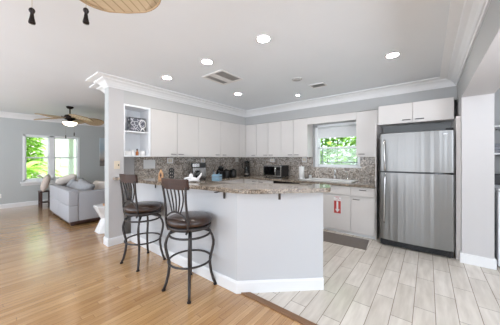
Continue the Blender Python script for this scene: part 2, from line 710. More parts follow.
    def mesh(self, name, m):
        bmesh.ops.recalc_face_normals(self.bm, faces=self.bm.faces[:])
        me = bpy.data.meshes.new(name)
        self.bm.to_mesh(me)
        self.bm.free()
        me.materials.append(m)
        return me

    def build(self, name, m, parent=None, base=True):
        """link as one mesh object; with a parent the coordinates are world ones, moved into the parent's frame"""
        vs = self.bm.verts
        if parent is not None:
            off = wloc(parent)
        elif base and len(vs):
            xs = [v.co.x for v in vs]
            ys = [v.co.y for v in vs]
            zs = [v.co.z for v in vs]
            off = Vector(((min(xs) + max(xs)) / 2, (min(ys) + max(ys)) / 2, min(zs)))
        else:
            off = Vector((0, 0, 0))
        for v in vs:
            v.co -= off
        o = bpy.data.objects.new(name, self.mesh(name, m))
        COL.objects.link(o)
        if parent is not None:
            o.parent = parent
        else:
            o.location = off
        return o


def wloc(o):
    v = Vector(o.location)
    while o.parent:
        o = o.parent
        v = v + o.location
    return v


def tag(o, label, cat, group=None, kind=None):
    o['label'] = label
    o['category'] = cat
    if group:
        o['group'] = group
    if kind:
        o['kind'] = kind
    return o


def thing(name, label, cat, loc, group=None):
    o = bpy.data.objects.new(name, None)
    o.empty_display_size = 0.1
    o.location = loc
    COL.objects.link(o)
    return tag(o, label, cat, group)


def struct(mb, name, m, parent=None, label=None):
    o = mb.build(name, m, parent, base=False)
    if parent is None:
        o['kind'] = 'structure'
        if label:
            o['label'] = label
    return o


def copy_tree(o, parent=None):
    c = o.copy()
    COL.objects.link(c)
    c.parent = parent
    for ch in list(o.children):
        copy_tree(ch, c)
    return c


def crown_path(path, prof):
    """sweep a profile (outward offset, z) along a plan path; the room is on the right of travel"""
    mb = MB()
    n = len(path)
    P = [Vector(p) for p in path]
    nor = []
    for i in range(n - 1):
        d = (P[i + 1] - P[i]).normalized()
        nor.append(Vector((d.y, -d.x)))
    rings = []
    for i in range(n):
        if i == 0:
            o = nor[0]
        elif i == n - 1:
            o = nor[-1]
        else:
            a, b = nor[i - 1], nor[i]
            o = (a + b) / (1 + a.dot(b))
        rings.append([mb.bm.verts.new((P[i].x + o.x * q, P[i].y + o.y * q, z)) for q, z in prof])
    k = len(prof)
    for a, b in zip(rings[:-1], rings[1:]):
        for j in range(k):
            mb.bm.faces.new((a[j], a[(j + 1) % k], b[(j + 1) % k], b[j]))
    mb.bm.faces.new(list(reversed(rings[0])))
    mb.bm.faces.new(rings[-1])
    return mb


# ------------------------------------------------------------------ the room shell
H = 2.53
XA = -3.755     # face of the wall cabinets and of the soffit above them, left
YB = 4.5        # same, back wall
XC = 0.335      # right wall
YW = 4.8        # back wall surface
XW = -4.09      # left kitchen wall surface
XL = -8.75      # far living room wall
YT = 1.67       # where wood meets tile

struct(MB().prism([(XL - .1, -3), (2.5, -3), (2.5, YT), (-1.47, YT), (-1.56, 1.62), (-3.92, 1.62), (-3.92, 5), (XL - .1, 5)], -0.06, 0), 'floor', M['wood_floor'],
       label='honey oak strip floor')
struct(MB().prism([(2.5, YT), (2.5, 5), (-3.92, 5), (-3.92, 1.62), (-1.56, 1.62), (-1.47, YT)], -0.06, 0), 'floor_kitchen', M['tile'],
       label='pale wood-look plank tile kitchen floor')
struct(MB().box(XL - .1, 2.5, -5.2, 5, H, H + .08), 'ceiling', M['ceiling'])  # runs past the rear wall as an unseen overhang to block sun

# left: end panel, thick wall, soffit over the cabinets
mb = MB()
mb.box(-3.91, XA, 1.28, 1.49, 0, H)
mb.box(-4.25, XW, 1.42, 4.9, 0, H)
mb.box(-4.25, -3.91, 1.42, 1.49, 0, H)
struct(mb, 'wall_left', M['white_wall'])
struct(MB().box(-3.912, XA - .002, 1.277, 1.279, 0, H), 'wall_left_end', M['blue_wall'])
struct(MB().box(XW, XA, 1.49, YB, 2.2, H), 'wall_left_soffit', M['soffit'])
# back wall with the kitchen window opening, soffit in front of it
WX0, WX1, WZ0, WZ1 = -1.97, -1.02, 1.135, 2.06
mb = MB()
mb.box(-4.25, WX0, YW, YW + .16, 0, H)
mb.box(WX1, 2.5, YW, YW + .16, 0, H)
mb.box(WX0, WX1, YW, YW + .16, 0, WZ0)
mb.box(WX0, WX1, YW, YW + .16, WZ1, H)
struct(mb, 'wall_back', M['gray_wall'])
struct(MB().box(XA, XC, YB - .01, YW, 2.2, H), 'wall_back_soffit', M['gray_wall'])
# right wall: the header over the wide opening and the pilaster it lands on
ZB = 2.11
struct(MB().box(XC, .62, -3, YW, ZB, H), 'wall_right_header', M['gray_wall'])
struct(MB().box(XC, .62, 3.9, YW, 0, ZB), 'wall_right', M['white_wall'])
struct(MB().box(XC, .62, -3, 3.9, ZB - .004, ZB), 'trim_6', M['white_wall'])
struct(MB().box(2.4, 2.5, -3, -.6, 0, H).box(2.4, 2.5, 1.8, YW, 0, H).box(2.4, 2.5, -.6, 1.8, 0, .35).box(2.4, 2.5, -.6, 1.8, 2.25, H), 'wall_laundry', M['gray_wall'])  # unseen outer wall, its opening cut for the added fill lamp
# far living room wall with its window opening
LY0, LY1, LZ0, LZ1 = 0.86, 2.14, 0.68, 1.99
mb = MB()
mb.box(XL - .14, XL, -3, LY0, 0, H)
mb.box(XL - .14, XL, LY1, 5, 0, H)
mb.box(XL - .14, XL, LY0, LY1, 0, LZ0)
mb.box(XL - .14, XL, LY0, LY1, LZ1, H)
struct(mb, 'wall_far', M['blue_wall'])
struct(MB().box(XL, -4.25, 4.9, 5, 0, H), 'wall_living', M['blue_wall'])
# wall behind the photographer: three unseen openings added for fill light and fridge streaks
mb = MB()
for a, b in ((XL, -7.6), (-5.6, -4.6), (-2.6, -1.6), (0.4, 2.5)):
    mb.box(a, b, -3.1, -3, 0, H)
mb.box(XL, 2.5, -3.1, -3, 2.4, H)
mb.box(XL, 2.5, -3.1, -3, 0, .3)
struct(mb, 'wall_rear', M['blue_wall'])

# crown mouldings
prof = [(0, 2.405), (.014, 2.405), (.018, 2.42), (.03, 2.426), (.045, 2.45), (.075, 2.478), (.115, 2.494), (.122, 2.506), (.165, 2.510), (.2, 2.516), (.2, H), (0, H)]
struct(crown_path([(-3.91, 1.42), (-3.91, 1.28), (XA, 1.28), (XA, YB - .01), (XC, YB - .01), (XC, -3)], prof), 'trim_1', M['trim'], label='white crown moulding of the kitchen')
struct(crown_path([(XL, -3), (XL, 4.9), (-4.25, 4.9), (-4.25, 1.42), (-3.91, 1.42)], prof), 'trim_2', M['trim'], label='white crown moulding of the living room')

# baseboards
bprof = [(0, 0), (.016, 0), (.016, .1), (.008, .118), (0, .118)]
struct(crown_path([(XL, -3), (XL, 4.9), (-4.25, 4.9)], bprof), 'baseboard_far', M['trim'])
struct(crown_path([(-3.91, 1.42), (-3.91, 1.28), (XA, 1.28), (XA, 1.60), (-1.472, 1.630), (-0.832, 2.228)], bprof), 'baseboard_left', M['trim'])
mb = MB()
mb.prism([(XC - .016, 3.884), (.636, 3.884), (.636, 4.05), (XC - .016, 4.05)], 0, .125, .004)
struct(mb, 'baseboard_right', M['trim'])
mb = MB()
mb.prism([(-1.45, 1.645), (2.4, 1.645), (2.4, 1.71), (-1.40, 1.71)], 0, .012, .004)
struct(mb, 'trim_3', M['strip'], label='brown wooden threshold strip between wood and tile')

# ---- knee wall of the breakfast bar
th = .12
kw = [(XA, 1.60), (-1.472, 1.63), (-.832, 2.228), (-.832 - .7 * th, 2.228 + .74 * th), (-1.472 - .05, 1.63 + th + .03), (XA, 1.6 + th)]
struct(MB().prism(kw, 0, 1.0), 'wall_knee', M['knee_wall'], label='white half wall of the breakfast bar')

# ------------------------------------------------------------------ windows
# living room window: two double-hung units side by side


def lv_box(mb, y0, y1, z0, z1, x0, x1, bev=.003):
    return mb.box(x0, x1, y0, y1, z0, z1, bev)


mb = MB()
fx0, fx1 = XL - .11, XL + .012
f = .05
lv_box(mb, LY0 - .005, LY0 + f, LZ0, LZ1, fx0, fx1)
lv_box(mb, LY1 - f, LY1 + .005, LZ0, LZ1, fx0, fx1)
lv_box(mb, LY0, LY1, LZ1 - .04, LZ1 + .005, fx0, fx1)
lv_box(mb, LY0, LY1, LZ0 - .005, LZ0 + .05, fx0, fx1)
YM = 1.465
lv_box(mb, YM - .06, YM + .06, LZ0, LZ1, fx0, fx1)
win1 = mb.build('window_1', M['window_white'], base=False)
win1['kind'] = 'structure'
win1['label'] = 'white double-hung living room window pair'
for a, b in ((LY0 + f, YM - .06), (YM + .06, LY1 - f)):
    zm = 1.345
    mb = MB()
    s = .025
    for z0, z1, xo in ((zm - .02, LZ1 - .04, -.075), (LZ0 + .05, zm + .02, -.045)):
        x0, x1 = XL + xo, XL + xo + .028
        mb.box(x0, x1, a, a + s, z0, z1)
        mb.box(x0, x1, b - s, b, z0, z1)
        mb.box(x0, x1, a, b, z1 - s, z1)
        mb.box(x0, x1, a, b, z0, z0 + s)
    sash = mb.build('sash', M['window_white'], win1)
    MB().box(XL - .063, XL - .059, a + .02, b - .02, zm, LZ1 - .05).build('pane', M['glass'], sash)
    MB().box(XL - .033, XL - .029, a + .02, b - .02, LZ0 + .06, zm).build('pane', M['glass'], sash)
MB().box(XL - .02, XL + .07, LY0 - .05, LY1 + .05, LZ0 - .05, LZ0, .006).build('window_sill', M['trim'], win1)
MB().box(XL, XL + .018, LY0 - .03, LY1 + .03, LZ0 - .12, LZ0 - .05, .004).build('window_apron', M['trim'], win1)

# kitchen window
mb = MB()
f = .055
y0, y1 = YW - .01, YW + .14
mb.box(WX0 - .002, WX0 + f, y0, y1, WZ0, WZ1, .004)
mb.box(WX1 - f, WX1 + .002, y0, y1, WZ0, WZ1, .004)
mb.box(WX0, WX1, y0, y1, WZ1 - .05, WZ1 + .002, .004)
mb.box(WX0, WX1, y0 - .01, y1, WZ0 - .002, WZ0 + .03, .004)
win2 = mb.build('window_2', M['window_white'], base=False)
win2['kind'] = 'structure'
win2['label'] = 'white kitchen window over the sink'
a, b = WX0 + f, WX1 - f
mb = MB()
for z0, z1, ya in ((1.545, WZ1 - .05, YW + .07), (WZ0 + .03, 1.575, YW + .03)):
    s = .028
    mb.box(a, a + s, ya, ya + .03, z0, z1)
    mb.box(b - s, b, ya, ya + .03, z0, z1)
    mb.box(a, b, ya, ya + .03, z1 - .035, z1)
    mb.box(a, b, ya, ya + .03, z0, z0 + .03)
sash = mb.build('sash', M['window_white'], win2)
MB().box(a + .02, b - .02, YW + .083, YW + .087, 1.56, WZ1 - .06).build('pane', M['glass'], sash)
MB().box(a + .02, b - .02, YW + .043, YW + .047, WZ0 + .04, 1.56).build('pane', M['glass'], sash)
mb = MB()
mb.box(a + .005, b - .005, YW + .118, YW + .1195, WZ0 + .03, 1.56)
scr = mb.build('insect_screen', M['screen'], win2)
mb = MB()
for x in (a + .05, b - .07):
    mb.box(x, x + .012, YW + .12, YW + .132, WZ0 + .03, WZ1 - .06)
mb.box(a + .01, b - .01, YW + .12, YW + .132, 1.235, 1.252)
mb.build('screen_frame', M['dark_gray'], win2)
mb = MB()
mb.tube([(a + .004, YW + .025, WZ1 - .075), (b - .004, YW + .025, WZ1 - .075)], .022, 12)
mb.box(a + .004, b - .004, YW + .012, YW + .016, 1.775, WZ1 - .075)
mb.box(a + .004, b - .004, YW + .007, YW + .021, 1.765, 1.785, .003)
tag(mb.build('roller_shade', M['shade']), 'pale gray roller shade pulled a third down the kitchen window', 'window shade')

# ------------------------------------------------------------------ cabinets


class Side:
    """axis-aligned placing helper: along the wall, depth behind the face, height"""

    def __init__(self, kind, face):
        self.k, self.f = kind, face

    def box(self, mb, a0, a1, d0, d1, z0, z1, bev=0.0, seg=2):
        if self.k == 'B':
            return mb.box(a0, a1, self.f + d0, self.f + d1, z0, z1, bev, seg)
        return mb.box(self.f - d1, self.f - d0, a0, a1, z0, z1, bev, seg)

    def pt(self, a, d, z):
        return Vector((a, self.f + d, z)) if self.k == 'B' else Vector((self.f - d, a, z))


def pull(side, parent, a, z, L=.096, vertical=False):
    mb = MB()
    q = L / 2
    pts = []
    for t, dd in ((-q, -.002), (-q, -.022), (-q + .008, -.028), (0, -.030), (q - .008, -.028), (q, -.022), (q, -.002)):
        pts.append(side.pt(a, dd, z + t) if vertical else side.pt(a + t, dd, z))
    mb.tube(pts, .0055, 8)
    return mb.build('handle', M['pull'], parent)


def cab(side, name, label, cat, a0, a1, d, z0, z1, fronts, group=None, toe=False):
    """fronts: (kind, a0, a1, z0, z1, handle_a, handle_z or None)"""
    c = side.pt((a0 + a1) / 2, d / 2, z0)
    root = thing(name, label, cat, c, group)
    mb = MB()
    t = .018
    zb = z0 + (.1 if toe else 0)
    fr = .020
    side.box(mb, a0, a0 + t, fr, d, zb, z1)
    side.box(mb, a1 - t, a1, fr, d, zb, z1)
    side.box(mb, a0 + t, a1 - t, fr, d, zb, zb + t)
    side.box(mb, a0 + t, a1 - t, fr, d, z1 - t, z1)
    side.box(mb, a0 + t, a1 - t, d - .01, d, zb + t, z1 - t)
    side.box(mb, a0 + t, a1 - t, fr + .001, fr + .012, zb + t, z1 - t)
    mb.build('body', M['cabinet'], root)
    if toe:
        mb = MB()
        side.box(mb, a0, a1, .05, .066, z0, zb)
        mb.build('toe_kick', M['trim'], root)
    for kind, b0, b1, y0, y1, ha, hz in fronts:
        mb = MB()
        side.box(mb, b0 + .0035, b1 - .0035, 0, .019, y0 + .003, y1 - .003, .0025, 2)
        fo = mb.build(kind, M['cabinet'], root)
        if ha is not None:
            pull(side, fo, ha, hz)
    return root


A = Side('A', XA)
B = Side('B', YB)
UZ0, UZ1 = 1.355, 2.198
HZ = UZ0 + .05
UG = 'white wall cabinets above the backsplash'
cab(A, 'wall_cabinet', 'white two-door wall cabinet right beside the open display niche', 'cabinet', 1.93, 2.95, .33, UZ0, UZ1,
    [('door', 1.93, 2.45, UZ0, UZ1, 2.37, HZ), ('door', 2.45, 2.95, UZ0, UZ1, 2.53, HZ)], UG)
cab(A, 'wall_cabinet', 'white two-door wall cabinet above the black knife block and canisters', 'cabinet', 2.95, 4.26, .33, UZ0, UZ1,
    [('door', 2.95, 3.60, UZ0, UZ1, 3.49, HZ), ('door', 3.60, 4.26, UZ0, UZ1, 3.71, HZ)], UG)
# corner filler belongs to the corner cabinet on the back wall
cr = cab(B, 'wall_cabinet', 'narrow white single-door corner wall cabinet above the blender', 'cabinet', XA, -3.40, .30, UZ0, UZ1,
         [('door', XA + .004, -3.40, UZ0, UZ1, -3.49, HZ)], UG)
MB().box(XA - .30, XA, 4.26, YB + .28, UZ0, UZ1).build('corner_filler', M['cabinet'], cr)
cab(B, 'wall_cabinet', 'white two-door wall cabinet directly above the microwave', 'cabinet', -3.40, -2.68, .30, UZ0, UZ1,
    [('door', -3.40, -3.045, UZ0, UZ1, -3.12, HZ), ('door', -3.045, -2.68, UZ0, UZ1, -2.96, HZ)], UG)
cab(B, 'wall_cabinet', 'white two-door wall cabinet left of the kitchen window, above the paper towels', 'cabinet', -2.68, -2.03, .30, UZ0, UZ1,
    [('door', -2.68, -2.36, UZ0, UZ1, -2.44, HZ), ('door', -2.36, -2.03, UZ0, UZ1, -2.28, HZ)], UG)
cab(B, 'wall_cabinet', 'white single-door wall cabinet between the kitchen window and the refrigerator', 'cabinet', -1.055, -.69, .30, UZ0, UZ1,
    [('door', -1.055, -.69, UZ0, UZ1, -.96, HZ)], UG)
# valance over the sink window
tag(MB().box(-2.03, -1.055, YB, YB + .022, 2.055, 2.198, .003).build('window_valance', M['cabinet']),
    'white valance board bridging the cabinets above the kitchen window', 'valance')
# above the refrigerator
Bf = Side('B', 4.25)
fz0, fz1 = 1.885, 2.198
cab(Bf, 'wall_cabinet', 'short white two-door cabinet above the refrigerator', 'cabinet', -.652, .288, .24, fz0, fz1,
    [('door', -.652, -.187, fz0, fz1, -.265, fz0 + .045), ('door', -.187, .288, fz0, fz1, -.10, fz0 + .045)], UG)
MB_side = MB().box(-.668, -.653, 4.09, 4.795, 0, 1.883, .001)
tag(MB_side.build('end_panel', M['cabinet']), 'thin white end panel on the left side of the refrigerator', 'panel')

tag(MB().box(.288, XC - .001, 3.985, 4.795, 0, 1.883, .001).build('end_panel', M['cabinet']), 'white filler panel added over the shaded gap between the refrigerator and the right wall', 'panel')  # added panel hiding the dark gap beside the refrigerator

# open display niche
root = thing('display_niche', 'open two-shelf white display niche at the end of the wall cabinets', 'shelf', (-3.92, 1.71, UZ0))
mb = MB()
n0, n1 = 1.492, 1.928
mb.box(XW + .005, XA, n0, n0 + .018, UZ0, UZ1)
mb.box(XW + .005, XA, n1 - .035, n1, UZ0, UZ1)
mb.box(XW + .005, XA, n0 + .018, n1 - .035, UZ0, UZ0 + .018)
mb.box(XW + .005, XA, n0 + .018, n1 - .035, UZ1 - .03, UZ1)
mb.box(XW + .005, XW + .015, n0 + .018, n1 - .035, UZ0 + .018, UZ1 - .03)
mb.build('body', M['niche'], root)
NZ = 1.775
MB().box(XW + .015, XA - .004, n0 + .018, n1 - .035, NZ - .02, NZ, .002).build('shelf', M['niche'], root)

# base cabinets: the sink run on the back wall
Bb = Side('B', 4.07)
dz = .672
BG = 'white base cabinets'
cab(Bb, 'base_cabinet', 'white sink base cabinet with the red arrow sticker on its door', 'cabinet', -2.00, -1.037, .62, 0, .845,
    [('false_front', -2.00, -1.037, dz + .012, .84, None, 0), ('door', -2.00, -1.53, .055, dz, -1.60, .63), ('door', -1.53, -1.037, .055, dz, None, 0)], BG, True)
cab(Bb, 'base_cabinet', 'white base cabinet with drawer and door beside the refrigerator', 'cabinet', -1.037, -.672, .62, 0, .845,
    [('drawer', -1.037, -.672, dz + .012, .84, -.85, .795), ('door', -1.037, -.672, .055, dz, -.95, .63)], BG, True)
cab(Bb, 'base_cabinet', 'white two-door base cabinet in the kitchen corner under the blender, behind the bar', 'cabinet', -3.49, -2.62, .62, 0, .845,
    [('door', -3.46, -3.04, .055, .84, -3.14, .79), ('door', -3.04, -2.62, .055, .84, -2.94, .79)], BG, True)
root = thing('dishwasher', 'dark-fronted dishwasher under the worktop below the paper towel roll', 'dishwasher', (-2.31, 4.37, 0))
MB().box(-2.615, -2.005, 4.09, 4.66, .10, .84, .002).build('body', M['dark_gray'], root)
MB().box(-2.61, -2.01, 4.11, 4.13, 0, .10).build('toe_kick', M['black'], root)
dd = MB().box(-2.612, -2.008, 4.06, 4.089, .11, .74, .004).build('door', M['black'], root)
MB().tube([(-2.55, 4.062, .70), (-2.55, 4.03, .70), (-2.07, 4.03, .70), (-2.07, 4.062, .70)], .009, 8).build('handle', M['dark_gray'], dd)
MB().box(-2.612, -2.008, 4.06, 4.089, .745, .84, .004).build('control_panel', M['bronze'], root)
Ab = Side('A', -3.47)
cab(Ab, 'base_cabinet', 'white two-door base cabinet along the left wall, behind the bar', 'cabinet', 1.98, 4.085, .6, 0, .845,
    [('door', 1.98, 3.02, .055, .84, 2.92, .79), ('door', 3.02, 4.062, .055, .84, 3.12, .79)], BG, True)

# worktop (L), backsplash, bar top
CZ = .885
tag(MB().prism([(XW + .002, 1.96), (-3.43, 1.96), (-3.43, 4.03), (-.672, 4.03), (-.672, YW - .002), (XW + .002, YW - .002)], CZ - .04, CZ, .006).build('kitchen_worktop', M['granite']),
    'L-shaped speckled brown granite worktop along the kitchen walls', 'countertop')
mb = MB()
mb.prism([(XW + .001, 1.80), (XW + .018, 1.80), (XW + .018, YW - .018), (-2.03, YW - .018), (-2.03, YW - .001), (XW + .001, YW - .001)], CZ, UZ0)
mb.box(-2.03, -1.05, YW - .018, YW - .001, CZ, WZ0 - .002)
mb.box(-1.05, -.672, YW - .018, YW - .001, CZ, UZ0)
tag(mb.build('backsplash', M['splash']), 'mottled gray-brown granite backsplash behind the worktop', 'backsplash')
bar = [(XA + .002, 1.335), (-3.1, 1.385), (-2.47, 1.425), (-2.05, 1.465), (-1.7, 1.51), (-1.5, 1.525), (-1.37, 1.54), (-1.28, 1.585), (-1.2, 1.66),
       (-.95, 1.92), (-.765, 2.12), (-.742, 2.17), (-.75, 2.22), (-.82, 2.40), (-.85, 2.44), (-.9, 2.455), (-1.0, 2.41), (-1.35, 2.17), (-1.6, 1.97), (-1.85, 1.85), (-2.1, 1.81),
       (XW + .004, 1.797), (XW + .004, 1.60), (XA + .002, 1.60)]
bar_o = tag(MB().prism(bar, 1.0, 1.042, .008).build('bar_top', M['granite']), 'polished granite breakfast bar top with a curved angled end', 'countertop')
for (bx, by, dx, dy) in ((-2.971, 1.60, 0, -1), (-1.633, 1.62, 0, -1), (-1.165, 1.925, .68, -.73)):
    nrm = Vector((dx, dy, 0)).normalized()
    sd = Vector((-nrm.y, nrm.x, 0))
    mb = MB()
    p0 = Vector((bx, by, 0)) + nrm * .004
    for (u0, u1, z0, z1) in ((0, .006, .915, .998), (0, .13 if abs(dx) < .1 else .1, .99, .999)):
        q = []
        for z in (z0, z1):
            q.append([p0 + nrm * u0 - sd * .012, p0 + nrm * u1 - sd * .012, p0 + nrm * u1 + sd * .012, p0 + nrm * u0 + sd * .012])
        mb.extrude_profile([(v.x, v.y, z0) for v in q[0]], [(v.x, v.y, z1) for v in q[1]])
    mb.build('support_bracket', M['pull'], bar_o)

# ------------------------------------------------------------------ refrigerator
FX0, FX1, FY = -.585, .272, 3.90
root = thing('refrigerator', 'stainless steel top-freezer refrigerator in the alcove right of the worktop', 'refrigerator', (-.156, 4.3, 0))
mb = MB()
mb.box(FX0 + .012, FX1 - .012, FY + .085, 4.74, .04, 1.69, .006)
mb.build('body', M['dark_gray'], root)


def fdoor(z0, z1):
    mb = MB()
    n = 60
    front = []
    for i in range(n + 1):
        t = -1 + 2 * i / n
        x = (FX0 + FX1) / 2 + t * (FX1 - FX0) / 2
        bul = .030 * (1 - t * t) + (-.012 * max(0, (abs(t) - .93) / .07) ** 2)
        front.append((x, FY + .022 - bul))
    poly = front + [(FX1, FY + .075), (FX0, FY + .075)]
    mb.prism(poly, z0, z1, .006, 2)
    return mb


ZS = 1.125
fz = fdoor(ZS + .012, 1.70).build('freezer_door', M['steel'], root)
fd = fdoor(.105, ZS - .012).build('fridge_door', M['steel'], root)
MB().box(FX0 + .004, FX1 - .004, FY + .03, FY + .08, 1.701, 1.712, .002).build('top_trim', M['black'], root)
MB().box(FX0 + .004, FX1 - .004, FY + .02, FY + .08, ZS - .011, ZS + .011).build('door_gap_strip', M['black'], root)
mb = MB().box(FX0 + .01, FX1 - .01, FY + .03, FY + .2, .022, .10, .004)
for i in range(4):
    mb.box(FX0 + .05, FX1 - .05, FY + .022, FY + .03, .03 + i * .017, .038 + i * .017)
mb.build('base_grille', M['black'], root)
for x in (FX0 + .05, FX1 - .05):
    for y in (FY + .1, 4.68):
        MB().lathe([(0, 0), (.02, 0), (.02, .045), (0, .045)], (x, y, 0), 12).build('foot', M['black'], root)
MB().box(FX1 - .09, FX1 - .01, FY + .012, FY + .09, 1.713, 1.728, .004).build('hinge_cover', M['black'], root)
MB().box(FX1 - .2, FX1 - .02, FY + .003, FY + .02, ZS - .010, ZS + .010, .002).build('door_hinge', M['black_gloss'], root)
for (z0, z1, par) in ((ZS + .02, 1.60, fz), (.36, ZS - .03, fd)):
    mb = MB()
    hx = FX0 + .075
    n = 12
    lo = z0 if par is fd else z1
    pts, rs = [], []
    for i in range(n + 1):
        t = i / n
        z = z0 + (z1 - z0) * t
        # one end flares away from the split line
        s = t if par is fd else 1 - t
        pts.append((hx + .012 * (s - .5), FY - .012 - .032 * math.sin(PI * min(1, .12 + .8 * s)), z))
        rs.append(.011 + .005 * s)
    e0 = (pts[0][0], FY + .014, z0 + .006)
    e1 = (pts[-1][0], FY + .014, z1 - .006)
    mb.tube([e0] + pts + [e1], [.010] + rs + [.010], 10)
    mb.build('handle', M['steel_handle'], par)
MB().box(FX1 - .115, FX1 - .075, FY + .003, FY + .012, 1.645, 1.66, .001).build('badge', M['steel_handle'], fz)

# floor mat
mb = MB()
mb.prism([(-1.60, 3.50), (-.70, 3.55), (-.74, 4.0), (-1.62, 3.98)], 0, .008, .003)
tag(mb.build('kitchen_mat', M['mat_brown']), 'taupe woven mat on the tile in front of the sink cabinets', 'floor mat')

# ------------------------------------------------------------------ sink
SX0, SX1, SY0, SY1 = -1.99, -1.06, 4.19, 4.72
root = thing('kitchen_sink', 'white drop-in sink set in the worktop under the kitchen window', 'sink', ((SX0 + SX1) / 2, (SY0 + SY1) / 2, CZ))
mb = MB()
rz = CZ + .016
mb.box(SX0, SX1, SY0, SY0 + .05, CZ + .001, rz, .006)
mb.box(SX0, SX1, SY1 - .11, SY1, CZ + .001, rz, .006)
mb.box(SX0, SX0 + .05, SY0 + .04, SY1 - .1, CZ + .001, rz, .006)
mb.box(SX1 - .05, SX1, SY0 + .04, SY1 - .1, CZ + .001, rz, .006)
mb.build('rim', M['ceramic'], root)
mb = MB()
mb.box(SX0 + .045, SX1 - .045, SY0 + .045, SY1 - .105, CZ + .001, CZ + .004)
mb.build('basin', M['ceramic'], root)
fx, fy = -1.50, 4.665
root = thing('kitchen_faucet', 'single-lever chrome faucet at the back of the white sink', 'faucet', (fx, fy, rz))
MB().lathe([(0, 0), (.032, 0), (.03, .012), (.021, .02), (.02, .09), (.024, .1), (.018, .125), (0, .13)], (fx, fy, rz), 16).build('base', M['chrome'], root)
mb = MB().tube([(fx, fy, rz + .07), (fx + .02, fy - .06, rz + .13), (fx + .05, fy - .13, rz + .175), (fx + .068, fy - .18, rz + .18), (fx + .075, fy - .205, rz + .15)], [.016, .014, .013, .013, .015], 10)
mb.build('spout', M['chrome'], root)
MB().tube([(fx, fy, rz + .12), (fx - .01, fy + .01, rz + .165), (fx - .015, fy - .01, rz + .21)], [.012, .01, .008], 8).build('lever', M['chrome'], root)
fx2 = -1.25
root = thing('spray_head', 'slim chrome side sprayer right of the faucet', 'sprayer', (fx2, fy, rz))
MB().lathe([(0, 0), (.022, 0), (.02, .01), (.012, .02), (.011, .06), (0, .06)], (fx2, fy, rz), 14).build('base', M['chrome'], root)
MB().tube([(fx2, fy, rz + .055), (fx2, fy, rz + .13), (fx2 - .012, fy - .02, rz + .16), (fx2 - .04, fy - .05, rz + .165)], [.009, .010, .011, .014], 10).build('nozzle', M['chrome'], root)

# sticker on the sink cabinet door
sx0, sx1, sz0, sz1, sy = -1.325, -1.2, .345, .652, 4.0695
root = thing('arrow_sticker', 'red and white fire extinguisher sticker with a down arrow on the sink cabinet door', 'sign', ((sx0 + sx1) / 2, sy, sz0))
MB().box(sx0, sx1, sy - .0012, sy, sz0, sz1).build('backing', M['white_plastic'], root)
mb = MB()
mb.box(sx0 + .004, sx1 - .004, sy - .0018, sy - .0012, sz0 + .004, sz0 + .225)
mb.box(sx0 + .004, sx1 - .004, sy - .0018, sy - .0012, sz1 - .012, sz1 - .006)
mb.build('red_field', M['red'], root)
mb = MB()
cx_ = (sx0 + sx1) / 2
ar = [(cx_ - .016, sz0 + .215), (cx_ - .016, sz0 + .075), (cx_ - .04, sz0 + .075), (cx_, sz0 + .02), (cx_ + .04, sz0 + .075), (cx_ + .016, sz0 + .075), (cx_ + .016, sz0 + .215)]
mb.extrude_profile([(x, sy - .0018, z) for x, z in ar], [(x, sy - .0024, z) for x, z in ar])
mb.build('arrow', M['white_plastic'], root)


def text_mesh(txt, size, loc, m, parent, name, rot=(PI / 2, 0, 0)):
    cu = bpy.data.curves.new(name, 'FONT')
    cu.body = txt
    cu.size = size
    cu.align_x = 'CENTER'
    cu.extrude = .0002
    tmp = bpy.data.objects.new('tmp_text', cu)
    COL.objects.link(tmp)
    bpy.context.view_layer.update()
    me = bpy.data.meshes.new_from_object(tmp.evaluated_get(bpy.context.evaluated_depsgraph_get()))
    bpy.data.objects.remove(tmp)
    bpy.data.curves.remove(cu)
    me.materials.clear()
    me.materials.append(m)
    o = bpy.data.objects.new(name, me)
    o.parent = parent
    o.location = Vector(loc) - wloc(parent)
    o.rotation_euler = rot
    COL.objects.link(o)
    return o


text_mesh('FIRE', .032, (cx_, sy - .0016, sz1 - .042), M['red'], root, 'lettering')
text_mesh('EXTINGUISHER', .0165, (cx_, sy - .0016, sz1 - .066), M['red'], root, 'lettering')

# ------------------------------------------------------------------ bar stools


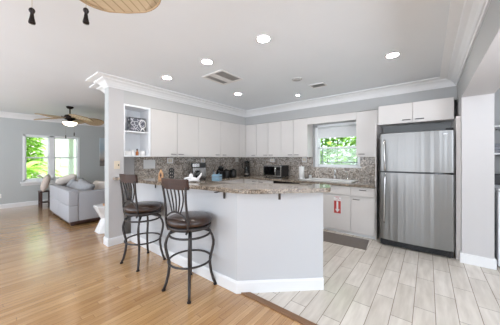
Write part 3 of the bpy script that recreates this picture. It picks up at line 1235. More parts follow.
def make_stool(label):
    root = thing('bar_stool', label, 'stool', (0, 0, 0), 'swivel bar stools at the breakfast bar')
    R0 = .205
    # seat cushion
    prof_ = [(0, .662), (.15, .662), (.205, .668), (.222, .685), (.226, .705), (.218, .728), (.185, .743), (.1, .752), (0, .754)]
    MB().lathe(prof_, (0, 0, 0), 36).build('seat', M['leather'], root)
    mb = MB()
    mb.lathe([(.20, .63), (.214, .632), (.216, .66), (.2, .662), (.0, .662), (0, .655), (.19, .655), (.19, .64)], (0, 0, 0), 36)
    mb.build('seat_pan', M['iron'], root)
    # swivel plate, upper ring
    mb = MB()
    mb.lathe([(0, .60), (.10, .60), (.10, .655), (0, .655)], (0, 0, 0), 20)
    mb.build('swivel_plate', M['iron'], root)
    ring = [(R0 * math.cos(2 * PI * k / 36), R0 * math.sin(2 * PI * k / 36), .565) for k in range(36)]
    mb = MB().tube(ring, .011, 8, closed=True)
    for k in range(4):
        t = PI / 4 + k * PI / 2
        mb.tube([(R0 * math.cos(t), R0 * math.sin(t), .565), (.09 * math.cos(t), .09 * math.sin(t), .605)], .010, 8)
    mb.build('upper_ring', M['iron'], root)
    RF = .212
    ring = [(RF * math.cos(2 * PI * k / 36), RF * math.sin(2 * PI * k / 36), .295) for k in range(36)]
    MB().tube(ring, .0105, 8, closed=True).build('footrest_ring', M['iron'], root)
    for k in range(4):
        t = PI / 4 + k * PI / 2
        pr_ = [(.165, .612), (.195, .575), (.226, .52), (.239, .465), (.236, .42), (.222, .355), (.205, .295), (.202, .23), (.213, .15), (.236, .06), (.256, .012)]
        # leg is a flattened square-ish bar
        mb = MB().tube([(r * math.cos(t), r * math.sin(t), z) for r, z in pr_], [.0125] * 3 + [.0145] * 6 + [.0135, .0135], 8)
        leg = mb.build('leg', M['iron'], root)
        MB().lathe([(0, 0), (.02, 0), (.02, .008), (.013, .018), (0, .018)], (.257 * math.cos(t), .257 * math.sin(t), 0), 14).build('foot_pad', M['bronze'], leg)
    # back, towards -Y
    def bp(s, z):
        y = -.145 - .05 * ((z - .62) / .5) ** 1.3 if z > .62 else -.145
        return y
    for s in (-1, 1):
        pts = []
        for z, x in ((.615, .125), (.66, .15), (.72, .158), (.82, .150), (.92, .148), (1.0, .155), (1.06, .163)):
            pts.append((s * x, bp(s, z) - (.02 if z < .70 else .02), z))
        MB().tube(pts, [.012, .012, .0125, .0115, .011, .011, .011], 8).build('back_post', M['iron'], root)
    # low arch between the posts
    mb = MB()
    pts = []
    for i in range(13):
        t = -1 + 2 * i / 12
        pts.append((t * .152, bp(0, .80) - .02, .745 + .065 * (1 - t * t)))
    mb.tube(pts, .009, 8)
    mb.build('back_arch', M['iron'], root)
    for i in range(5):
        t = -1 + i * .5
        zb = .745 + .065 * (1 - (t * .42) ** 2)
        pts = []
        for q in range(7):
            k = q / 6
            z = zb + (1.055 - zb) * k
            x = t * (.055 + .055 * k + .018 * math.sin(PI * k * 1.0))
            pts.append((x, bp(0, z) - .02 + .012 * math.sin(PI * k), z))
        MB().tube(pts, .0075, 7).build('spindle', M['iron'], root)
    # curved wooden top rail
    n = 12
    inner, outer = [], []
    for i in range(n + 1):
        t = -1 + 2 * i / n
        x = t * .178
        y = -.200 - .03 * (1 - t * t) + .012
        outer.append((x, y - .014))
        inner.append((x, y + .014))
    mb = MB().prism(outer + inner[::-1], 1.035, 1.135, .006, 2)
    for v in mb.bm.verts:
        v.co.y += -(v.co.z - 1.035) * .12
    mb.build('top_rail', M['rail_wood'], root)
    return root


st1 = make_stool('brown leather swivel bar stool nearer the white wall end and living room')
st1.location = (-2.865, 1.375, 0)
st1.rotation_euler = (0, 0, math.radians(6))
st2 = copy_tree(st1)
st2['label'] = 'brown leather swivel bar stool nearer the camera and the angled bar end'
st2.location = (-1.915, 1.40, 0)
st2.rotation_euler = (0, 0, math.radians(7))

# ------------------------------------------------------------------ ceiling fittings
for (x, y, lb) in ((-1.287, 1.821, 'round recessed ceiling light between the two stools and the camera, largest of all'),
                   (-.322, 3.05, 'round recessed ceiling light in front of the refrigerator'),
                   (-2.14, 1.816, 'round recessed ceiling light left of the square return vent'),
                   (-3.028, 1.803, 'round recessed ceiling light nearest the display niche'),
                   (-2.762, 3.087, 'round recessed ceiling light nearest the kitchen corner'),
                   (-1.93, 3.86, 'small round recessed ceiling light close to the crown moulding left of the kitchen window')):
    root = thing('recessed_light', lb, 'ceiling light', (x, y, H - .008), 'recessed ceiling lights')
    q = .5 if lb.startswith('small') else 1
    MB().lathe([(r_ * q, z_) for r_, z_ in ((.062, 0), (.074, 0), (.076, .004), (.076, .008), (.058, .008), (.058, .003))], (x, y, H - .008), 32).build('trim_ring', M['vent_white'], root)
    MB().lathe([(0, .001), (.06 * q, .001), (.06 * q, .006), (0, .006)], (x, y, H - .008), 32).build('lens', M['lamp'], root)

# square return vent
vx0, vx1, vy0, vy1 = -2.60, -2.17, 2.10, 2.55
root = thing('ceiling_vent', 'large square return air vent in the kitchen ceiling', 'vent', ((vx0 + vx1) / 2, (vy0 + vy1) / 2, H - .012), 'ceiling vents')
mb = MB()
z0, z1 = H - .012, H - .0005
mb.box(vx0, vx1, vy0, vy0 + .035, z0, z1, .003)
mb.box(vx0, vx1, vy1 - .035, vy1, z0, z1, .003)
mb.box(vx0, vx0 + .035, vy0 + .03, vy1 - .03, z0, z1, .003)
mb.box(vx1 - .03, vx1, vy0 + .03, vy1 - .03, z0, z1, .003)
mb.box(-2.46, -2.36, vy0 + .03, vy1 - .03, z0, z1, .003)
mb.build('frame', M['vent_white'], root)
MB().box(vx0 + .02, vx1 - .02, vy0 + .02, vy1 - .02, H - .003, H - .0006).build('backing', M['vent_dark'], root)
mb = MB()
for k in range(12):
    y = vy0 + .05 + k * .031
    for a, b in ((vx0 + .034, -2.462), (-2.358, vx1 - .03)):
        mb.extrude_profile([(a, y, H - .010), (a, y + .013, H - .004), (a, y + .0145, H - .0045), (a, y + .0015, H - .0105)],
                           [(b, y, H - .010), (b, y + .013, H - .004), (b, y + .0145, H - .0045), (b, y + .0015, H - .0105)])
mb.build('louvers', M['vent_dark'], root)
vx0, vx1, vy0, vy1 = -1.53, -1.285, 3.455, 3.635
root = thing('ceiling_vent', 'small rectangular ceiling vent near the back wall above the sink', 'vent', ((vx0 + vx1) / 2, (vy0 + vy1) / 2, H - .012), 'ceiling vents')
mb = MB()
mb.box(vx0, vx1, vy0, vy0 + .02, z0, z1, .003)
mb.box(vx0, vx1, vy1 - .02, vy1, z0, z1, .003)
mb.box(vx0, vx0 + .02, vy0 + .018, vy1 - .018, z0, z1, .003)
mb.box(vx1 - .02, vx1, vy0 + .018, vy1 - .018, z0, z1, .003)
mb.build('frame', M['vent_white'], root)
MB().box(vx0 + .01, vx1 - .01, vy0 + .01, vy1 - .01, H - .003, H - .0006).build('backing', M['vent_dark'], root)
mb = MB()
for k in range(6):
    y = vy0 + .028 + k * .022
    mb.extrude_profile([(vx0 + .02, y, H - .010), (vx0 + .02, y + .011, H - .004), (vx0 + .02, y + .0125, H - .0045), (vx0 + .02, y + .0015, H - .0105)],
                       [(vx1 - .02, y, H - .010), (vx1 - .02, y + .011, H - .004), (vx1 - .02, y + .0125, H - .0045), (vx1 - .02, y + .0015, H - .0105)])
mb.build('louvers', M['vent_dark'], root)
x, y = -1.549, 3.07
root = thing('smoke_detector', 'round white smoke detector beside the small ceiling vent', 'smoke detector', (x, y, H - .03))
MB().lathe([(0, .014), (.055, .014), (.068, .018), (.075, .026), (.075, .03), (0, .03)], (x, y, H - .03), 28).build('cover', M['detector'], root)
MB().lathe([(.025, .0125), (.05, .0125), (.05, .016), (.025, .016)], (x, y, H - .03), 28).build('grille', M['vent_dark'], root)

# ------------------------------------------------------------------ ceiling fans
blade_mesh = None
bind_mesh = None


def blade_meshes():
    global blade_mesh, bind_mesh
    L0, L1, Wm = .14, .60, .21
    n, k = 26, 8
    mb = MB()
    prof_ = []
    for i in range(n + 1):
        t = i / n
        x = L0 + (L1 - L0) * t
        if t < .58:
            q = t / .58
            w_ = .045 + (Wm - .045) * (q * q * (3 - 2 * q))
        else:
            q = (t - .58) / .42
            w_ = Wm * math.sqrt(max(0.0004, 1 - q ** 2.3))
        prof_.append((x, w_))
    top, bot = [], []
    for x, w_ in prof_:
        ra, rb = [], []
        for j in range(k + 1):
            v = -1 + 2 * j / k
            z = -.02 * v * v * (w_ / Wm) - .035 * ((x - L0) / (L1 - L0)) ** 2
            ra.append(mb.bm.verts.new((x, v * w_, z + .004)))
            rb.append(mb.bm.verts.new((x, v * w_, z - .004)))
        top.append(ra)
        bot.append(rb)
    for i in range(n):
        for j in range(k):
            f1 = mb.bm.faces.new((top[i][j], top[i + 1][j], top[i + 1][j + 1], top[i][j + 1]))
            f2 = mb.bm.faces.new((bot[i][j + 1], bot[i + 1][j + 1], bot[i + 1][j], bot[i][j]))
            f1.smooth = f2.smooth = True
        for j in (0, k):
            mb.bm.faces.new((top[i][j], bot[i][j], bot[i + 1][j], top[i + 1][j]))
    for i in (0, n):
        for j in range(k):
            mb.bm.faces.new((top[i][j], top[i][j + 1], bot[i][j + 1], bot[i][j]))
    blade_mesh = mb.mesh('blade', M['palm'])
    mb = MB()
    edge = [(x, -w_, -.02 * (w_ / Wm) - .035 * ((x - L0) / (L1 - L0)) ** 2) for x, w_ in prof_]
    edge += [(x, w_, -.02 * (w_ / Wm) - .035 * ((x - L0) / (L1 - L0)) ** 2) for x, w_ in prof_[::-1]]
    mb.tube(edge, .0065, 6)
    bind_mesh = mb.mesh('binding', M['palm_edge'])


blade_meshes()


def fan(x, y, a0, label, lit, pitch=24, zb=2.26, scale=1.0, fob_dir=(1, 0), fob_z=(1.80, 1.86), chain_r=.0012, fs=1.0):
    root = thing('ceiling_fan', label, 'ceiling fan', (x, y, H), 'palm leaf ceiling fans')
    c = (x, y, 0)
    MB().lathe([(0, H - .001), (.07, H - .001), (.072, H - .02), (.05, H - .05), (.02, H - .06), (0, H - .06)], c, 24).build('canopy', M['bronze'], root)
    MB().tube([(x, y, H - .055), (x, y, zb + .075)], .013, 12).build('downrod', M['bronze'], root)
    MB().lathe([(0, zb + .085), (.04, zb + .085), (.09, zb + .07), (.108, zb + .04), (.108, zb - .01), (.09, zb - .035), (.05, zb - .045), (.05, zb - .075), (0, zb - .075)], c, 28).build('motor_housing', M['bronze'], root)
    MB().lathe([(0, zb - .072), (.09, zb - .072), (.142, zb - .08), (.145, zb - .095), (.13, zb - .095), (0, zb - .09)], c, 28).build('light_kit_plate', M['bronze'], root)
    MB().lathe([(.135, zb - .094), (.132, zb - .115), (.115, zb - .145), (.08, zb - .17), (.04, zb - .182), (0, zb - .185), (0, zb - .18), (.1, zb - .14), (.12, zb - .094)], c, 28).build('glass_bowl', M['bowl_glow'] if lit else M['ceramic'], root)
    for k in range(5):
        t = a0 + k * 2 * PI / 5
        mb = MB()
        ct, st = math.cos(t), math.sin(t)
        mb.tube([(x + .09 * ct, y + .09 * st, zb), (x + .14 * ct, y + .14 * st, zb + .004), (x + .21 * ct, y + .21 * st, zb + .006)], [.014, .010, .012], 8)
        mb.build('blade_iron', M['bronze'], root)
        b = bpy.data.objects.new('blade', blade_mesh)
        b.parent = root
        b.location = (0, 0, zb - H)
        b.rotation_mode = 'QUATERNION'
        b.rotation_quaternion = (Matrix.Rotation(t, 3, 'Z') @ Matrix.Rotation(math.radians(pitch), 3, 'X')).to_quaternion()
        b.scale = (scale,) * 3
        COL.objects.link(b)
        e = bpy.data.objects.new('binding', bind_mesh)
        e.parent = b
        COL.objects.link(e)
    for s, zf in zip((-1, 1), fob_z):
        px, py = x + fob_dir[0] * s, y + fob_dir[1] * s
        ch = MB().tube([(x + fob_dir[0] * s * .6, y + fob_dir[1] * s * .6, zb - .08), (px, py, zb - .10), (px, py, zf + .07 * fs)], chain_r, 6).build('pull_chain', M['brass_chain'], root)
        MB().lathe([(r_ * fs, z_ * fs) for r_, z_ in ((0, 0), (.0115, .002), (.0125, .008), (.008, .03), (.006, .047), (.0095, .052), (.0115, .059), (.0095, .066), (.004, .071), (0, .071))], (px, py, zf), 14).build('fob', M['bronze'], ch)
    return root


def cp(u, v, d):
    """point seen at (u, v) at depth d along the view axis -- used once to place the fans"""
    r = (u - 250) / 222 * d
    return (-math.sin(YAW) * d + math.cos(YAW) * r, math.cos(YAW) * d + math.sin(YAW) * r)


Rv = Vector((math.cos(YAW), math.sin(YAW)))
fan(-6.50, 1.41, YAW + math.radians(-97), 'palm leaf ceiling fan with a lit bowl in the far living room', True, pitch=-12, scale=1.12,
    fob_dir=(Rv.x * .11 * .9, Rv.y * .11 * .9), fob_z=(1.79, 1.855))
nf = cp(59, 0, .682)
fan(nf[0], nf[1], YAW + 1.764, 'palm leaf ceiling fan nearest the camera, only one blade and two fobs showing', False, pitch=-6.5, zb=2.20,
    fob_dir=(Rv.x * .083, Rv.y * .083), fob_z=(1.742, 1.742), chain_r=.0005, fs=.70)

# ------------------------------------------------------------------ things on the walls
sy0 = 1.392
root = thing('light_switch', 'almond double switch plate on the white wall end above the bar', 'light switch', (XA, sy0, 1.163))
MB().box(XA, XA + .007, sy0 - .042, sy0 + .042, 1.163, 1.287, .003).build('plate', M['beige_plastic'], root)
for dy in (-.02, .02):
    MB().box(XA + .007, XA + .016, sy0 + dy - .006, sy0 + dy + .006, 1.21, 1.238, .002).build('toggle', M['dark_gray' if dy > 0 else 'beige_plastic'], root)


def outlet(side, a, z, w_, h_, label, name='outlet_plate', slots=2):
    root = thing(name, label, 'outlet', side.pt(a, 0, z), 'white plates on the backsplash')
    mb = MB()
    side.box(mb, a - w_ / 2, a + w_ / 2, -.007, -.0005, z, z + h_, .002)
    mb.build('plate', M['white_plastic'], root)
    for k in range(slots):
        aa = a + (k - (slots - 1) / 2) * .046
        mb = MB()
        side.box(mb, aa - .016, aa + .016, -.0095, -.007, z + h_ * .2, z + h_ * .8, .001)
        mb.build('receptacle', M['beige_plastic'], root)
    return root


SA = Side('A', XW + .018)
SB = Side('B', YW - .018)
outlet(SA, 2.065, 1.135, .225, .165, 'large white blank plate on the backsplash beneath the display niche', slots=0)
outlet(SA, 2.49, 1.225, .135, .11, 'white double outlet on the backsplash above the white figurine')
outlet(SA, 3.33, 1.215, .12, .105, 'white outlet on the backsplash above the coffee maker', slots=1)
outlet(SA, 4.50, 1.235, .11, .105, 'white outlet in the backsplash corner above the blender', slots=1)
outlet(SB, -3.10, 1.235, .13, .085, 'white outlet on the backsplash above the microwave')
outlet(SB, -2.225, 1.24, .115, .11, 'white outlet on the backsplash above the paper towel roll')
root = thing('outlet_plate', 'white outlet low on the far living room wall', 'outlet', (XL, .43, .30), None)
MB().box(XL, XL + .007, .395, .465, .28, .395, .002).build('plate', M['white_plastic'], root)
root = thing('framed_picture', 'tall pale seascape canvas on the far living room wall', 'picture', (XL, 2.95, 1.05))
MB().box(XL + .001, XL + .035, 2.70, 3.30, 1.06, 2.02, .003).build('canvas', M['painting'], root)

# ------------------------------------------------------------------ things on the counters
# on the bar
bx, by = -2.80, 1.58
root = thing('wooden_ornament', 'small light wood pointed ornament with a dark diamond on the left of the bar', 'ornament', (bx, by, 1.042))
mb = MB()
Rm = Matrix.Rotation(YAW, 3, 'Z')


def rp(o, pts):
    return [tuple(Vector(o) + Rm @ Vector(p)) for p in pts]


pr1 = [(-.035, -.012, 0), (.035, -.012, 0), (.028, -.012, .085), (0, -.012, .14), (-.028, -.012, .085)]
pr2 = [(a_, -b_, c_) for a_, b_, c_ in pr1]
mb.extrude_profile(rp((bx, by, 1.042), pr1), rp((bx, by, 1.042), pr2))
mb.build('block', M['tan_wood'], root)
mb = MB()
d1 = [(-.014, -.0135, .06), (0, -.0135, .02), (.014, -.0135, .06), (0, -.0135, .10)]
mb.extrude_profile(rp((bx, by, 1.042), d1), rp((bx, by, 1.042), [(a_, b_ + .002, c_) for a_, b_, c_ in d1]))
mb.build('diamond_inlay', M['dark_wood'], root)
wx_, wy_ = -2.745, 1.70
root = thing('wire_holder', 'small black coiled holder just behind the wooden ornament', 'holder', (wx_, wy_, 1.042))
mb = MB()
for k in range(3):
    zc = 1.042 + .035 + k * .045
    ring = [tuple(Vector((wx_, wy_, zc)) + Rm @ Vector((.03 * math.cos(t), .004 * k, .022 * math.sin(t)))) for t in [2 * PI * q / 18 for q in range(18)]]
    mb.tube(ring, .009, 7, closed=True)
mb.tube([(wx_, wy_, 1.045), (wx_, wy_, 1.19)], .006, 8)
mb.lathe([(0, 0), (.035, 0), (.035, .008), (0, .008)], (wx_, wy_, 1.0425), 18)
mb.build('coil', M['black'], root)

fx_, fy_ = -2.22, 1.66
root = thing('white_figurine', 'white branching ceramic figurine on the bar behind the nearer stool', 'figurine', (fx_, fy_, 1.042))
mb = MB()
o = Vector((fx_, fy_, 1.042))


def fig(pts, rs):
    mb.tube(rp(o, pts), rs, 10)


fig([(-.10, 0, .012), (-.05, 0, .02), (.0, 0, .03), (.05, 0, .028), (.085, 0, .012)], [.012, .018, .022, .02, .012])
fig([(-.02, 0, .02), (-.022, 0, .055), (-.018, 0, .08), (-.016, 0, .10)], [.018, .020, .026, .016])
fig([(-.018, 0, .06), (.02, 0, .045), (.05, 0, .035)], [.014, .014, .014])
fig([(.05, 0, .025), (.075, 0, .055), (.098, 0, .085), (.106, 0, .11)], [.018, .015, .011, .006])
fig([(-.03, 0, .06), (-.055, 0, .05), (-.085, 0, .045), (-.1, 0, .035)], [.014, .012, .010, .008])
mb.build('body', M['ceramic'], root)

# on the kitchen worktop
# coffee maker
kx, ky = -3.78, 2.98
root = thing('coffee_maker', 'black and steel drip coffee maker on the left worktop', 'coffee maker', (kx, ky, CZ))
mb = MB()
mb.box(kx - .14, kx + .14, ky - .14, ky + .15, CZ, CZ + .035, .008)
mb.box(kx - .14, kx - .03, ky - .14, ky + .15, CZ + .035, CZ + .25, .006)
mb.box(kx - .14, kx + .14, ky - .14, ky + .15, CZ + .25, CZ + .35, .015)
mb.build('housing', M['black'], root)
MB().box(kx + .13, kx + .143, ky - .11, ky + .03, CZ + .262, CZ + .335, .004).build('control_panel', M['steel_handle'], root)
MB().box(kx - .03, kx + .06, ky + .125, ky + .152, CZ + .035, CZ + .25, .004).build('side_panel', M['steel_handle'], root)
MB().box(kx - .029, kx - .024, ky - .12, ky + .12, CZ + .05, CZ + .24, .001).build('back_plate', M['steel_handle'], root)
cg = MB().lathe([(0, .0), (.055, 0), (.062, .02), (.064, .075), (.05, .12), (.04, .135), (.036, .135), (.045, .118), (.058, .075), (.056, .02), (0, .006)], (kx + .06, ky - .02, CZ + .037), 24).build('carafe', M['jar_glass'], root)
MB().lathe([(0, .134), (.042, .134), (.042, .15), (0, .155)], (kx + .06, ky - .02, CZ + .037), 20).build('carafe_lid', M['black'], cg)
MB().lathe([(0, .008), (.054, .008), (.055, .02), (.057, .05), (0, .05)], (kx + .06, ky - .02, CZ + .037), 20).build('coffee', M['bronze'], cg)
MB().tube([(kx + .11, ky - .06, CZ + .15), (kx + .15, ky - .085, CZ + .14), (kx + .15, ky - .085, CZ + .08), (kx + .112, ky - .055, CZ + .07)], .008, 8).build('carafe_handle', M['black'], cg)
root.rotation_euler = (0, 0, -0.75)
# blue utensil box
bx, by = -3.24, 3.0
root = thing('utensil_box', 'pale blue square utensil box on the left worktop', 'box', (bx, by, CZ))
mb = MB()
R2 = Matrix.Rotation(math.radians(25), 3, 'Z')


def rbox(mb, c, R_, x0, x1, y0, y1, z0, z1, bev=.0):
    k = MB().box(x0, x1, y0, y1, z0, z1, bev)
    me = bpy.data.meshes.new('tmp')
    for v in k.bm.verts:
        v.co = Vector(c) + R_ @ v.co
    k.bm.to_mesh(me)
    k.bm.free()
    mb.bm.from_mesh(me)
    bpy.data.meshes.remove(me)


c0 = (bx, by, CZ)
s, hh = .075, .125
rbox(mb, c0, R2, -s, s, -s, -s + .008, 0, hh, .002)
rbox(mb, c0, R2, -s, s, s - .008, s, 0, hh, .002)
rbox(mb, c0, R2, -s, -s + .008, -s + .008, s - .008, 0, hh)
rbox(mb, c0, R2, s - .008, s, -s + .008, s - .008, 0, hh)
rbox(mb, c0, R2, -s + .008, s - .008, -s + .008, s - .008, 0, .008)
mb.build('box_body', M['blue_box'], root)
mb = MB()
rbox(mb, c0, R2, -s - .004, s + .004, -s - .004, -s + .010, hh * .62, hh * .70)
rbox(mb, c0, R2, s - .01, s + .004, -s + .01, s + .004, hh * .62, hh * .70)
mb.build('band', M['steel_handle'], root)
for i, (ax, ay, tx, ty, hh_, kind, lb) in enumerate(((-.035, -.02, -.03, 0, .24, 'blue', 'blue handled spatula standing leftmost in the blue box'),
                                                    (.0, .03, .01, .02, .22, 'blue', 'blue handled spoon standing in the middle of the blue box'))):
    root = thing('utensil', lb, 'utensil', (bx + ax, by + ay, CZ + .01), 'utensils in the blue box')
    p0 = Vector((bx + ax, by + ay, CZ + .01))
    p1 = Vector((bx + ax + tx, by + ay + ty, CZ + hh_ * .72))
    p2 = Vector((bx + ax + tx * 1.4, by + ay + ty * 1.4, CZ + hh_ * .9))
    MB().tube([p0, p1], .006, 8).build('handle', M['blue_box'], root)
    MB().tube([p1, (p1 + p2) / 2, p2], [.007, .02, .014], 10).build('head', M['dark_gray'], root)
# knife block with knives
bx, by = -3.58, 3.38
root = thing('knife_block', 'tall black knife block behind the blue utensil box', 'knife block', (bx, by, CZ))
mb = MB()
pa = [(-.07, 0), (.06, 0), (.09, .14), (-.02, .20)]
mb.extrude_profile([(bx + p, by - .05, CZ + q) for p, q in pa], [(bx + p, by + .05, CZ + q) for p, q in pa])
mb.build('block', M['black'], root)
for k in range(6):
    yy = by - .035 + (k % 3) * .035
    tt = .25 + .45 * (k // 3)
    ax = bx - .02 + .11 * tt
    az = CZ + .20 - .06 * tt
    MB().tube([(ax - .005, yy, az - .01), (ax + .03, yy, az + .05), (ax + .05, yy, az + .095)], [.010, .012, .010], 8).build('knife_handle', M['black_gloss'], root)
# two black canisters
for (x, y, lb) in ((-3.60, 3.62, 'black canister on the left worktop, nearer the blue box'), (-3.55, 3.80, 'black canister on the left worktop, nearer the blender')):
    root = thing('canister', lb, 'canister', (x, y, CZ), 'black canisters on the worktop')
    MB().lathe([(0, 0), (.075, 0), (.08, .01), (.08, .15), (.075, .158), (0, .158)], (x, y, CZ), 24).build('jar', M['black'], root)
    MB().lathe([(0, .159), (.078, .159), (.078, .175), (.03, .185), (.02, .2), (.0, .205)], (x, y, CZ), 24).build('lid', M['black_gloss'], root)
# blender
x, y = -3.60, 4.36
root = thing('blender', 'countertop blender with clear jug in the kitchen corner', 'blender', (x, y, CZ))
MB().lathe([(0, 0), (.085, 0), (.09, .01), (.085, .06), (.065, .12), (.055, .135), (0, .135)], (x, y, CZ), 24).build('base', M['black'], root)
MB().lathe([(.06, .03), (.089, .03), (.087, .055), (.06, .055)], (x, y, CZ), 24).build('control_band', M['steel_handle'], root)
jg = MB().lathe([(0, .137), (.048, .137), (.052, .15), (.072, .34), (.068, .34), (.048, .155), (0, .15)], (x, y, CZ), 24).build('jug', M['jar_glass'], root)
MB().lathe([(0, .341), (.074, .341), (.074, .36), (.03, .365), (.03, .38), (0, .38)], (x, y, CZ), 24).build('lid', M['black'], jg)
MB().tube([(x - .06, y - .03, CZ + .32), (x - .11, y - .055, CZ + .31), (x - .10, y - .05, CZ + .2), (x - .05, y - .025, CZ + .18)], .009, 8).build('jug_handle', M['black'], jg)
x, y = -3.76, 4.56
root = thing('appliance_box', 'dark upright appliance right behind the blender in the corner', 'appliance', (x, y, CZ))
MB().box(x - .05, x + .05, y - .06, y + .06, CZ, CZ + .28, .012).build('housing', M['black'], root)
MB().box(x - .04, x + .04, y - .0645, y - .06, CZ + .15, CZ + .23, .001).build('panel', M['dark_gray'], root)

# microwave
mx0, mx1, my0, my1 = -3.09, -2.60, 4.36, 4.72
mz0, mz1 = CZ + .015, CZ + .275
root = thing('microwave', 'steel fronted black microwave on the back worktop', 'microwave', ((mx0 + mx1) / 2, (my0 + my1) / 2, CZ))
MB().box(mx0, mx1, my0 + .02, my1, mz0, mz1, .005).build('case', M['black'], root)
mb = MB()
mb.box(mx0, mx1, my0, my0 + .02, mz1 - .03, mz1, .003)
mb.box(mx0, mx1, my0, my0 + .02, mz0, mz0 + .03, .003)
mb.box(mx0, mx0 + .03, my0, my0 + .02, mz0 + .028, mz1 - .028)
mb.box(mx1 - .02, mx1, my0, my0 + .02, mz0 + .028, mz1 - .028)
mb.box(mx1 - .165, mx1 - .125, my0, my0 + .02, mz0 + .028, mz1 - .028)
mb.build('front_frame', M['steel_handle'], root)
MB().box(mx0 + .03, mx1 - .165, my0 + .006, my0 + .019, mz0 + .03, mz1 - .03).build('door_window', M['black_gloss'], root)
cpn = MB().box(mx1 - .125, mx1 - .02, my0 + .004, my0 + .019, mz0 + .03, mz1 - .03).build('control_panel', M['black_gloss'], root)
mb = MB()
for r_ in range(4):
    for c_ in range(3):
        xx, zz = mx1 - .115 + c_ * .03, mz0 + .045 + r_ * .028
        mb.box(xx, xx + .022, my0 + .002, my0 + .004, zz, zz + .018)
mb.build('keypad', M['dark_gray'], cpn)
MB().tube([(mx1 - .145, my0 - .002, mz0 + .04), (mx1 - .145, my0 - .025, mz0 + .055), (mx1 - .145, my0 - .025, mz1 - .055), (mx1 - .145, my0 - .002, mz1 - .04)], .008, 8).build('door_handle', M['steel_handle'], root)
for xx in (mx0 + .05, mx1 - .05):
    for yy in (my0 + .06, my1 - .05):
        MB().lathe([(0, 0), (.014, 0), (.014, .016), (0, .016)], (xx, yy, CZ), 10).build('foot', M['black'], root)
# paper towels
x, y = -2.15, 4.48
root = thing('paper_towel_roll', 'white paper towel roll standing on its holder left of the sink', 'paper towels', (x, y, CZ))
MB().lathe([(0, 0), (.075, 0), (.075, .010), (0, .012)], (x, y, CZ), 24).build('holder_base', M['white_plastic'], root)
MB().lathe([(.018, .013), (.058, .013), (.058, .265), (.018, .265)], (x, y, CZ), 28).build('roll', M['paper'], root)
MB().tube([(x, y, CZ + .01), (x, y, CZ + .29)], .008, 10).build('holder_rod', M['white_plastic'], root)
# soap cup
x, y = -2.035, 4.67
root = thing('soap_dispenser', 'small silver and white cup beside the paper towel roll', 'cup', (x, y, CZ))
MB().lathe([(0, 0), (.032, 0), (.034, .01), (.034, .075), (.03, .075), (.03, .01), (0, .01)], (x, y, CZ), 20).build('cup_body', M['white_plastic'], root)
MB().lathe([(.0345, .06), (.036, .062), (.036, .08), (.03, .08), (.03, .076)], (x, y, CZ), 20).build('cup_rim', M['chrome'], root)

# ---- on the niche shelves
NX = -3.86
root = thing('scroll_box', 'gray box with pale scrollwork on the upper niche shelf', 'box', (NX, 1.735, NZ))
mb = MB().box(NX - .05, NX + .045, 1.60, 1.865, NZ, NZ + .235, .004)
mb.build('box_body', M['scroll'], root)
mb = MB()
mb.box(NX + .045, NX + .052, 1.60, 1.615, NZ + .004, NZ + .23)
mb.box(NX + .045, NX + .052, 1.85, 1.865, NZ + .004, NZ + .23)
mb.box(NX + .045, NX + .052, 1.615, 1.85, NZ + .218, NZ + .23)
mb.box(NX + .045, NX + .052, 1.615, 1.85, NZ + .004, NZ + .016)
mb.build('frame', M['dark_gray'], root)
root = thing('ribbon_ornament', 'pale looped ribbon ornament leaning on the gray scrollwork box', 'ornament', (NX + .07, 1.81, NZ))
mb = MB()
lp = []
for i in range(25):
    t = i / 24
    a_ = -PI * .5 + 2 * PI * t
    lp.append((NX + .075, 1.80 + .05 * math.sin(2 * PI * t) * (1.1 - .2 * t), NZ + .13 + .07 * math.cos(2 * PI * t + PI)))
mb.tube(lp[:-1], .008, 7, closed=True)
mb.tube([(NX + .075, 1.80, NZ + .06), (NX + .075, 1.765, NZ + .012)], .008, 7)
mb.tube([(NX + .075, 1.80, NZ + .06), (NX + .075, 1.845, NZ + .012)], .008, 7)
mb.build('ribbon', M['white_plastic'], root)
SZ = UZ0 + .018
root = thing('trinket_box', 'small white lidded box on the left of the lower niche shelf', 'box', (NX, 1.58, SZ))
MB().box(NX - .04, NX + .04, 1.54, 1.625, SZ, SZ + .06, .004).build('box_body', M['ceramic'], root)
MB().box(NX - .043, NX + .043, 1.537, 1.628, SZ + .06, SZ + .075, .004).build('lid', M['white_plastic'], root)
root = thing('white_jar', 'tall white jar between the trinket box and amber bottle', 'jar', (NX, 1.672, SZ))
MB().lathe([(0, 0), (.03, 0), (.033, .01), (.033, .075), (.028, .08), (0, .08)], (NX, 1.672, SZ), 20).build('body', M['ceramic'], root)
MB().lathe([(0, .081), (.031, .081), (.031, .098), (0, .1)], (NX, 1.672, SZ), 20).build('lid', M['white_plastic'], root)
root = thing('amber_bottle', 'small amber bottle with a dark cap on the lower niche shelf', 'bottle', (NX, 1.745, SZ))
MB().lathe([(0, 0), (.022, 0), (.024, .008), (.024, .055), (.01, .075), (.009, .09), (0, .09)], (NX, 1.745, SZ), 18).build('glass', M['orange'], root)
MB().lathe([(0, .0905), (.012, .0905), (.012, .115), (0, .117)], (NX, 1.745, SZ), 16).build('cap', M['black'], root)
root = thing('white_cup', 'white mug at the right of the lower niche shelf', 'mug', (NX, 1.835, SZ))
MB().lathe([(0, 0), (.036, 0), (.042, .012), (.044, .085), (.04, .085), (.037, .014), (0, .008)], (NX, 1.835, SZ), 22).build('cup_body', M['ceramic'], root)
MB().tube([(NX + .01, 1.795, SZ + .07), (NX + .02, 1.77, SZ + .065), (NX + .02, 1.772, SZ + .03), (NX + .01, 1.797, SZ + .02)], .006, 7).build('handle', M['ceramic'], root)

